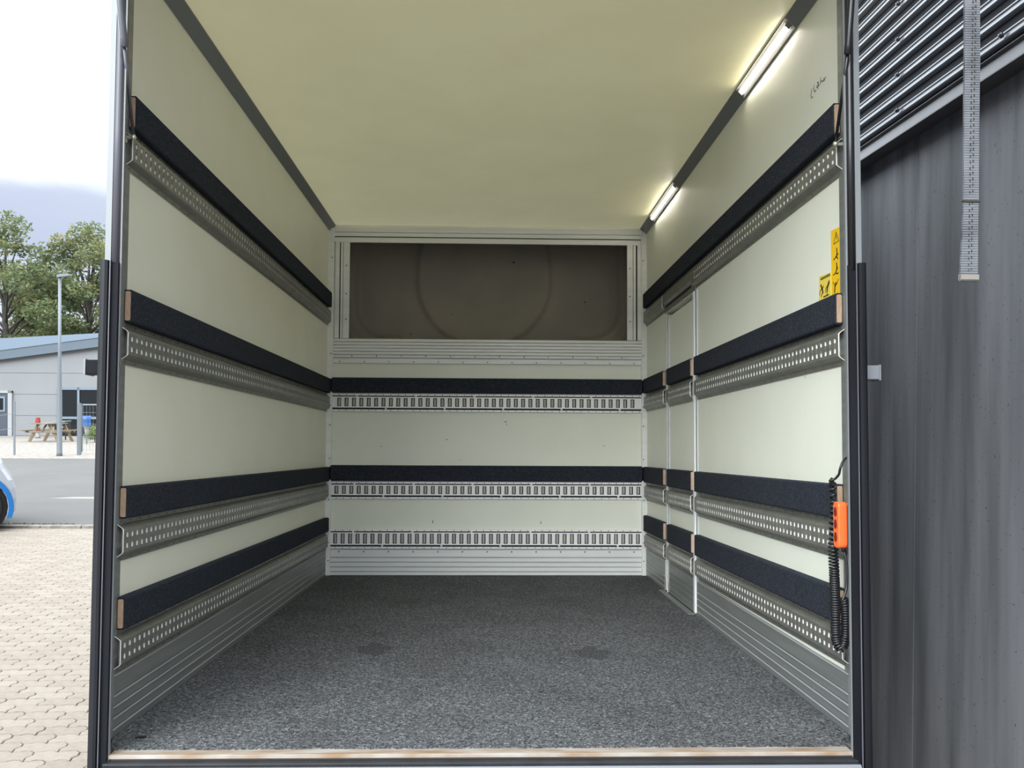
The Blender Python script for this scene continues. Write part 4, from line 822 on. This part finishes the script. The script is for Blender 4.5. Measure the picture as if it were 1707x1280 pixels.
def tree(x, y, h, rad, seed, lab):
    rg = random.Random(seed); t = thing('tree', lab, 'tree', (x, y, 0), 'broadleaf trees behind the grey hall', out=True)
    tk = MB(); tk.tube([(x, y, 0), (x + 0.1, y, h * 0.3), (x - 0.1, y, h * 0.55), (x, y, h * 0.85)], [0.32, 0.25, 0.16, 0.05], 8)
    blobs = []
    for i in range(34):
        u = (i + 0.5) / 34; zc = h * (0.10 + 0.80 * u) + rg.uniform(-.3, .3); an = i * 2.399 + rg.uniform(-.4, .4); wr = rad * math.sin(PI * (0.18 + 0.72 * u)) ** 0.7 * rg.uniform(0.35, 1.0)
        px_, py_ = x + wr * math.cos(an), y + wr * math.sin(an) * 0.8; r = rad * rg.uniform(0.20, 0.35); blobs.append((px_, py_, zc, r))
        tk.tube([(x, y, zc * 0.72), (x + (px_ - x) * 0.5, y + (py_ - y) * 0.5, zc * 0.9), (px_, py_, zc)], [0.10, 0.06, 0.02], 5, cap=False)
    blobs.append((x, y, h * 0.93, rad * 0.35))
    tk.build('trunk', M['bark'], t, smooth=True)
    leaves(rg, blobs, 300 / (rad / 4.0) ** 2 * 1.25, 0.15).build('foliage', M['leaf'], t, kind='stuff', recalc=False)
tree(px(20, 60), 60, 14.4, 4.6, 1, 'big green broadleaf tree behind the grey hall, left of the lamp post')
tree(px(155, 62), 62, 14.2, 4.4, 2, 'yellowing broadleaf tree behind the grey hall, right of the lamp post')
tree(px(-150, 60), 60, 13.5, 4.6, 3, 'broadleaf tree behind the grey hall, outside the picture to the left')
tree(px(300, 63), 63, 14.0, 4.6, 4, 'broadleaf tree behind the grey hall, hidden by the truck')
tree(px(90, 67), 67, 12.0, 4.4, 5, 'lower green tree filling the gap behind the lamp post')
d = 34.5; xb_ = px(160, d); t = thing('shrub', 'small green shrub on the gravel beside the gate', 'shrub', (xb_, d, 0), out=True)
leaves(random.Random(9), [(xb_, d, 0.32, 0.30), (xb_ + 0.2, d, 0.50, 0.30), (xb_ + 0.5, d, 0.4, 0.4), (xb_ - 0.12, d, 0.22, 0.22)], 4200, 0.035).build('foliage', M['leaf2'], t, kind='stuff', recalc=False)
b = MB(); b.tube([(xb_ + 0.1, d, 0), (xb_ + 0.12, d, 0.35)], 0.02, 6); b.build('stem', M['bark'], t)

# ------------------------------------------------------------------ small white and blue car at the left edge
d = 10.6; xe = px(39, d); t = thing('car', 'small white hatchback with blue wheel-arch trim, only its bumper corner in the picture', 'car', (xe, d, 0), out=True)
t.matrix_world = T @ Matrix.Translation((xe, d, 0)) @ Matrix.Rotation(math.radians(31), 4, 'Z')
M['carwhite'] = mat('white_car_paint', (0.72, 0.74, 0.80), 0.22); M['carblue'] = mat('bright_blue_paint', (0.008, 0.27, 0.80), 0.25); M['tyre'] = mat('tyre_rubber', (0.025, 0.024, 0.024), 0.75); M['rim'] = mat('grey_rim', (0.32, 0.33, 0.34), 0.35, 0.6)
wz = 0.30; wr = 0.30; wx = xe - 0.445; wx2 = wx - 2.35
def side_prof(inset):
    e = xe - inset * 0.55
    top = [(e - 0.06, 0.16), (e - 0.01, 0.26), (e, 0.40), (e - 0.012, 0.52), (e - 0.04, 0.62), (e - 0.085, 0.70), (e - 0.12, 0.76), (e - 0.15, 0.83), (e - 0.30, 0.90), (e - 0.75, 0.98), (e - 0.95, 1.02)]
    rear = [(e - 3.30, 0.98), (e - 3.50, 0.90), (e - 3.56, 0.60), (e - 3.54, 0.30), (e - 3.48, 0.18)]
    def arch(cx): return [(cx - 0.35 * math.cos(a), wz + 0.36 * math.sin(a)) for a in [math.radians(k) for k in range(-18, 199, 18)]]
    return top + rear + arch(wx2) + arch(wx)
prof = side_prof(0); secs = [(d - 0.0, 0.10), (d + 0.05, 0.03), (d + 0.14, 0.0), (d + 0.80, -0.02), (d + 1.46, 0.0), (d + 1.55, 0.03), (d + 1.60, 0.10)]
b = MB(); n = len(prof)
for (y, ins) in secs:
    pf = side_prof(ins); cz_ = 0.55
    b.v += [Vector((x_, y, cz_ + (z_ - cz_) * (1 - ins * (0.5 if z_ > cz_ else 0.0)))) for x_, z_ in pf]
for k in range(len(secs) - 1):
    for i in range(n): b.f.append((k * n + i, k * n + (i + 1) % n, (k + 1) * n + (i + 1) % n, (k + 1) * n + i)); b.mi.append(0)
b.f += [tuple(range(n)), tuple((len(secs) - 1) * n + i for i in range(n))]; b.mi += [0, 0]
b.build('body', M['carwhite'], t)
b = MB(); x0 = xe; cab = [(x0 - 0.85, 0.98), (x0 - 1.35, 1.42), (x0 - 1.6, 1.50), (x0 - 2.9, 1.50), (x0 - 3.2, 1.38), (x0 - 3.48, 0.96)]
vs = []
for y, s in ((d + 0.10, 0), (d + 0.22, 1), (d + 1.38, 1), (d + 1.50, 0)):
    vs += [(x_, y, z_ if s or z_ < 1.0 else 1.0 + (z_ - 1.0) * 0.0 + 0.0) for x_, z_ in cab] if not s else [(x_, y, z_) for x_, z_ in cab]
n6 = 6; fs = [tuple(range(6, 12)), tuple(range(12, 18))] + [(6 + i, 6 + (i + 1) % 6, 12 + (i + 1) % 6, 12 + i) for i in range(6)]
b.add(vs, fs); b.build('cabin', M['glass'], t, bevel=0.05)
b = MB(); b.prism([(x0 - 1.55, 1.485), (x0 - 1.6, 1.52), (x0 - 2.9, 1.52), (x0 - 3.0, 1.48)], d + 0.24, d + 1.36, axis=1); b.build('roof', M['carwhite'], t)
def ring_face(cx, a0, a1, r0, r1, y0, y1):
    b = MB(); m_ = 18
    def P(a, r): return (cx + r * math.cos(a), wz + r * math.sin(a))
    inn = [P(math.radians(a0 + (a1 - a0) * i / m_), r0) for i in range(m_ + 1)]
    o_ = [P(math.radians(a0 + (a1 - a0) * i / m_), r1(math.radians(a0 + (a1 - a0) * i / m_))) for i in range(m_ + 1)]
    for i in range(m_):
        q_ = [inn[i], inn[i + 1], o_[i + 1], o_[i]]
        b.add([(p[0], y0, p[1]) for p in q_] + [(p[0], y1, p[1]) for p in q_], [(0, 1, 2, 3), (4, 7, 6, 5), (0, 4, 5, 1), (2, 6, 7, 3)])
    return b
ring_face(wx, -20, 160, 0.355, lambda a: 0.355 + 0.055 * max(0.35, 1.0), d - 0.015, d + 0.06).build('wheel_arch_trim', M['carblue'], t)['label'] = 'bright blue trim around the wheel arch'
ring_face(wx2, -20, 200, 0.355, lambda a: 0.41, d - 0.015, d + 0.06).build('wheel_arch_trim', M['carblue'], t)
for cx_ in (wx, wx2):
    b = MB(); b.lathe([(0.0, 0.02), (0.32, 0.02), (0.35, 0.03), (0.35, 0.25)], (cx_, d + 0.03, wz), 'y', 24); b.build('wheel_well', M['deepblack'], t)
    for yy_ in (d + 0.02, d + 1.40):
        b = MB(); b.lathe([(0.19, 0.02), (0.205, 0.0), (0.28, 0.0), (0.30, 0.03), (0.30, 0.15), (0.28, 0.18), (0.2, 0.18)], (cx_, yy_, wz), 'y', 28); w_ = b.build('wheel', M['tyre'], t, smooth=True)
        b = MB(); b.lathe([(0.0, 0.03), (0.05, 0.02), (0.10, 0.04), (0.18, 0.03), (0.195, 0.02), (0.195, 0.17), (0.0, 0.17)], (cx_, yy_, wz), 'y', 28); b.build('rim', M['rim'], w_)
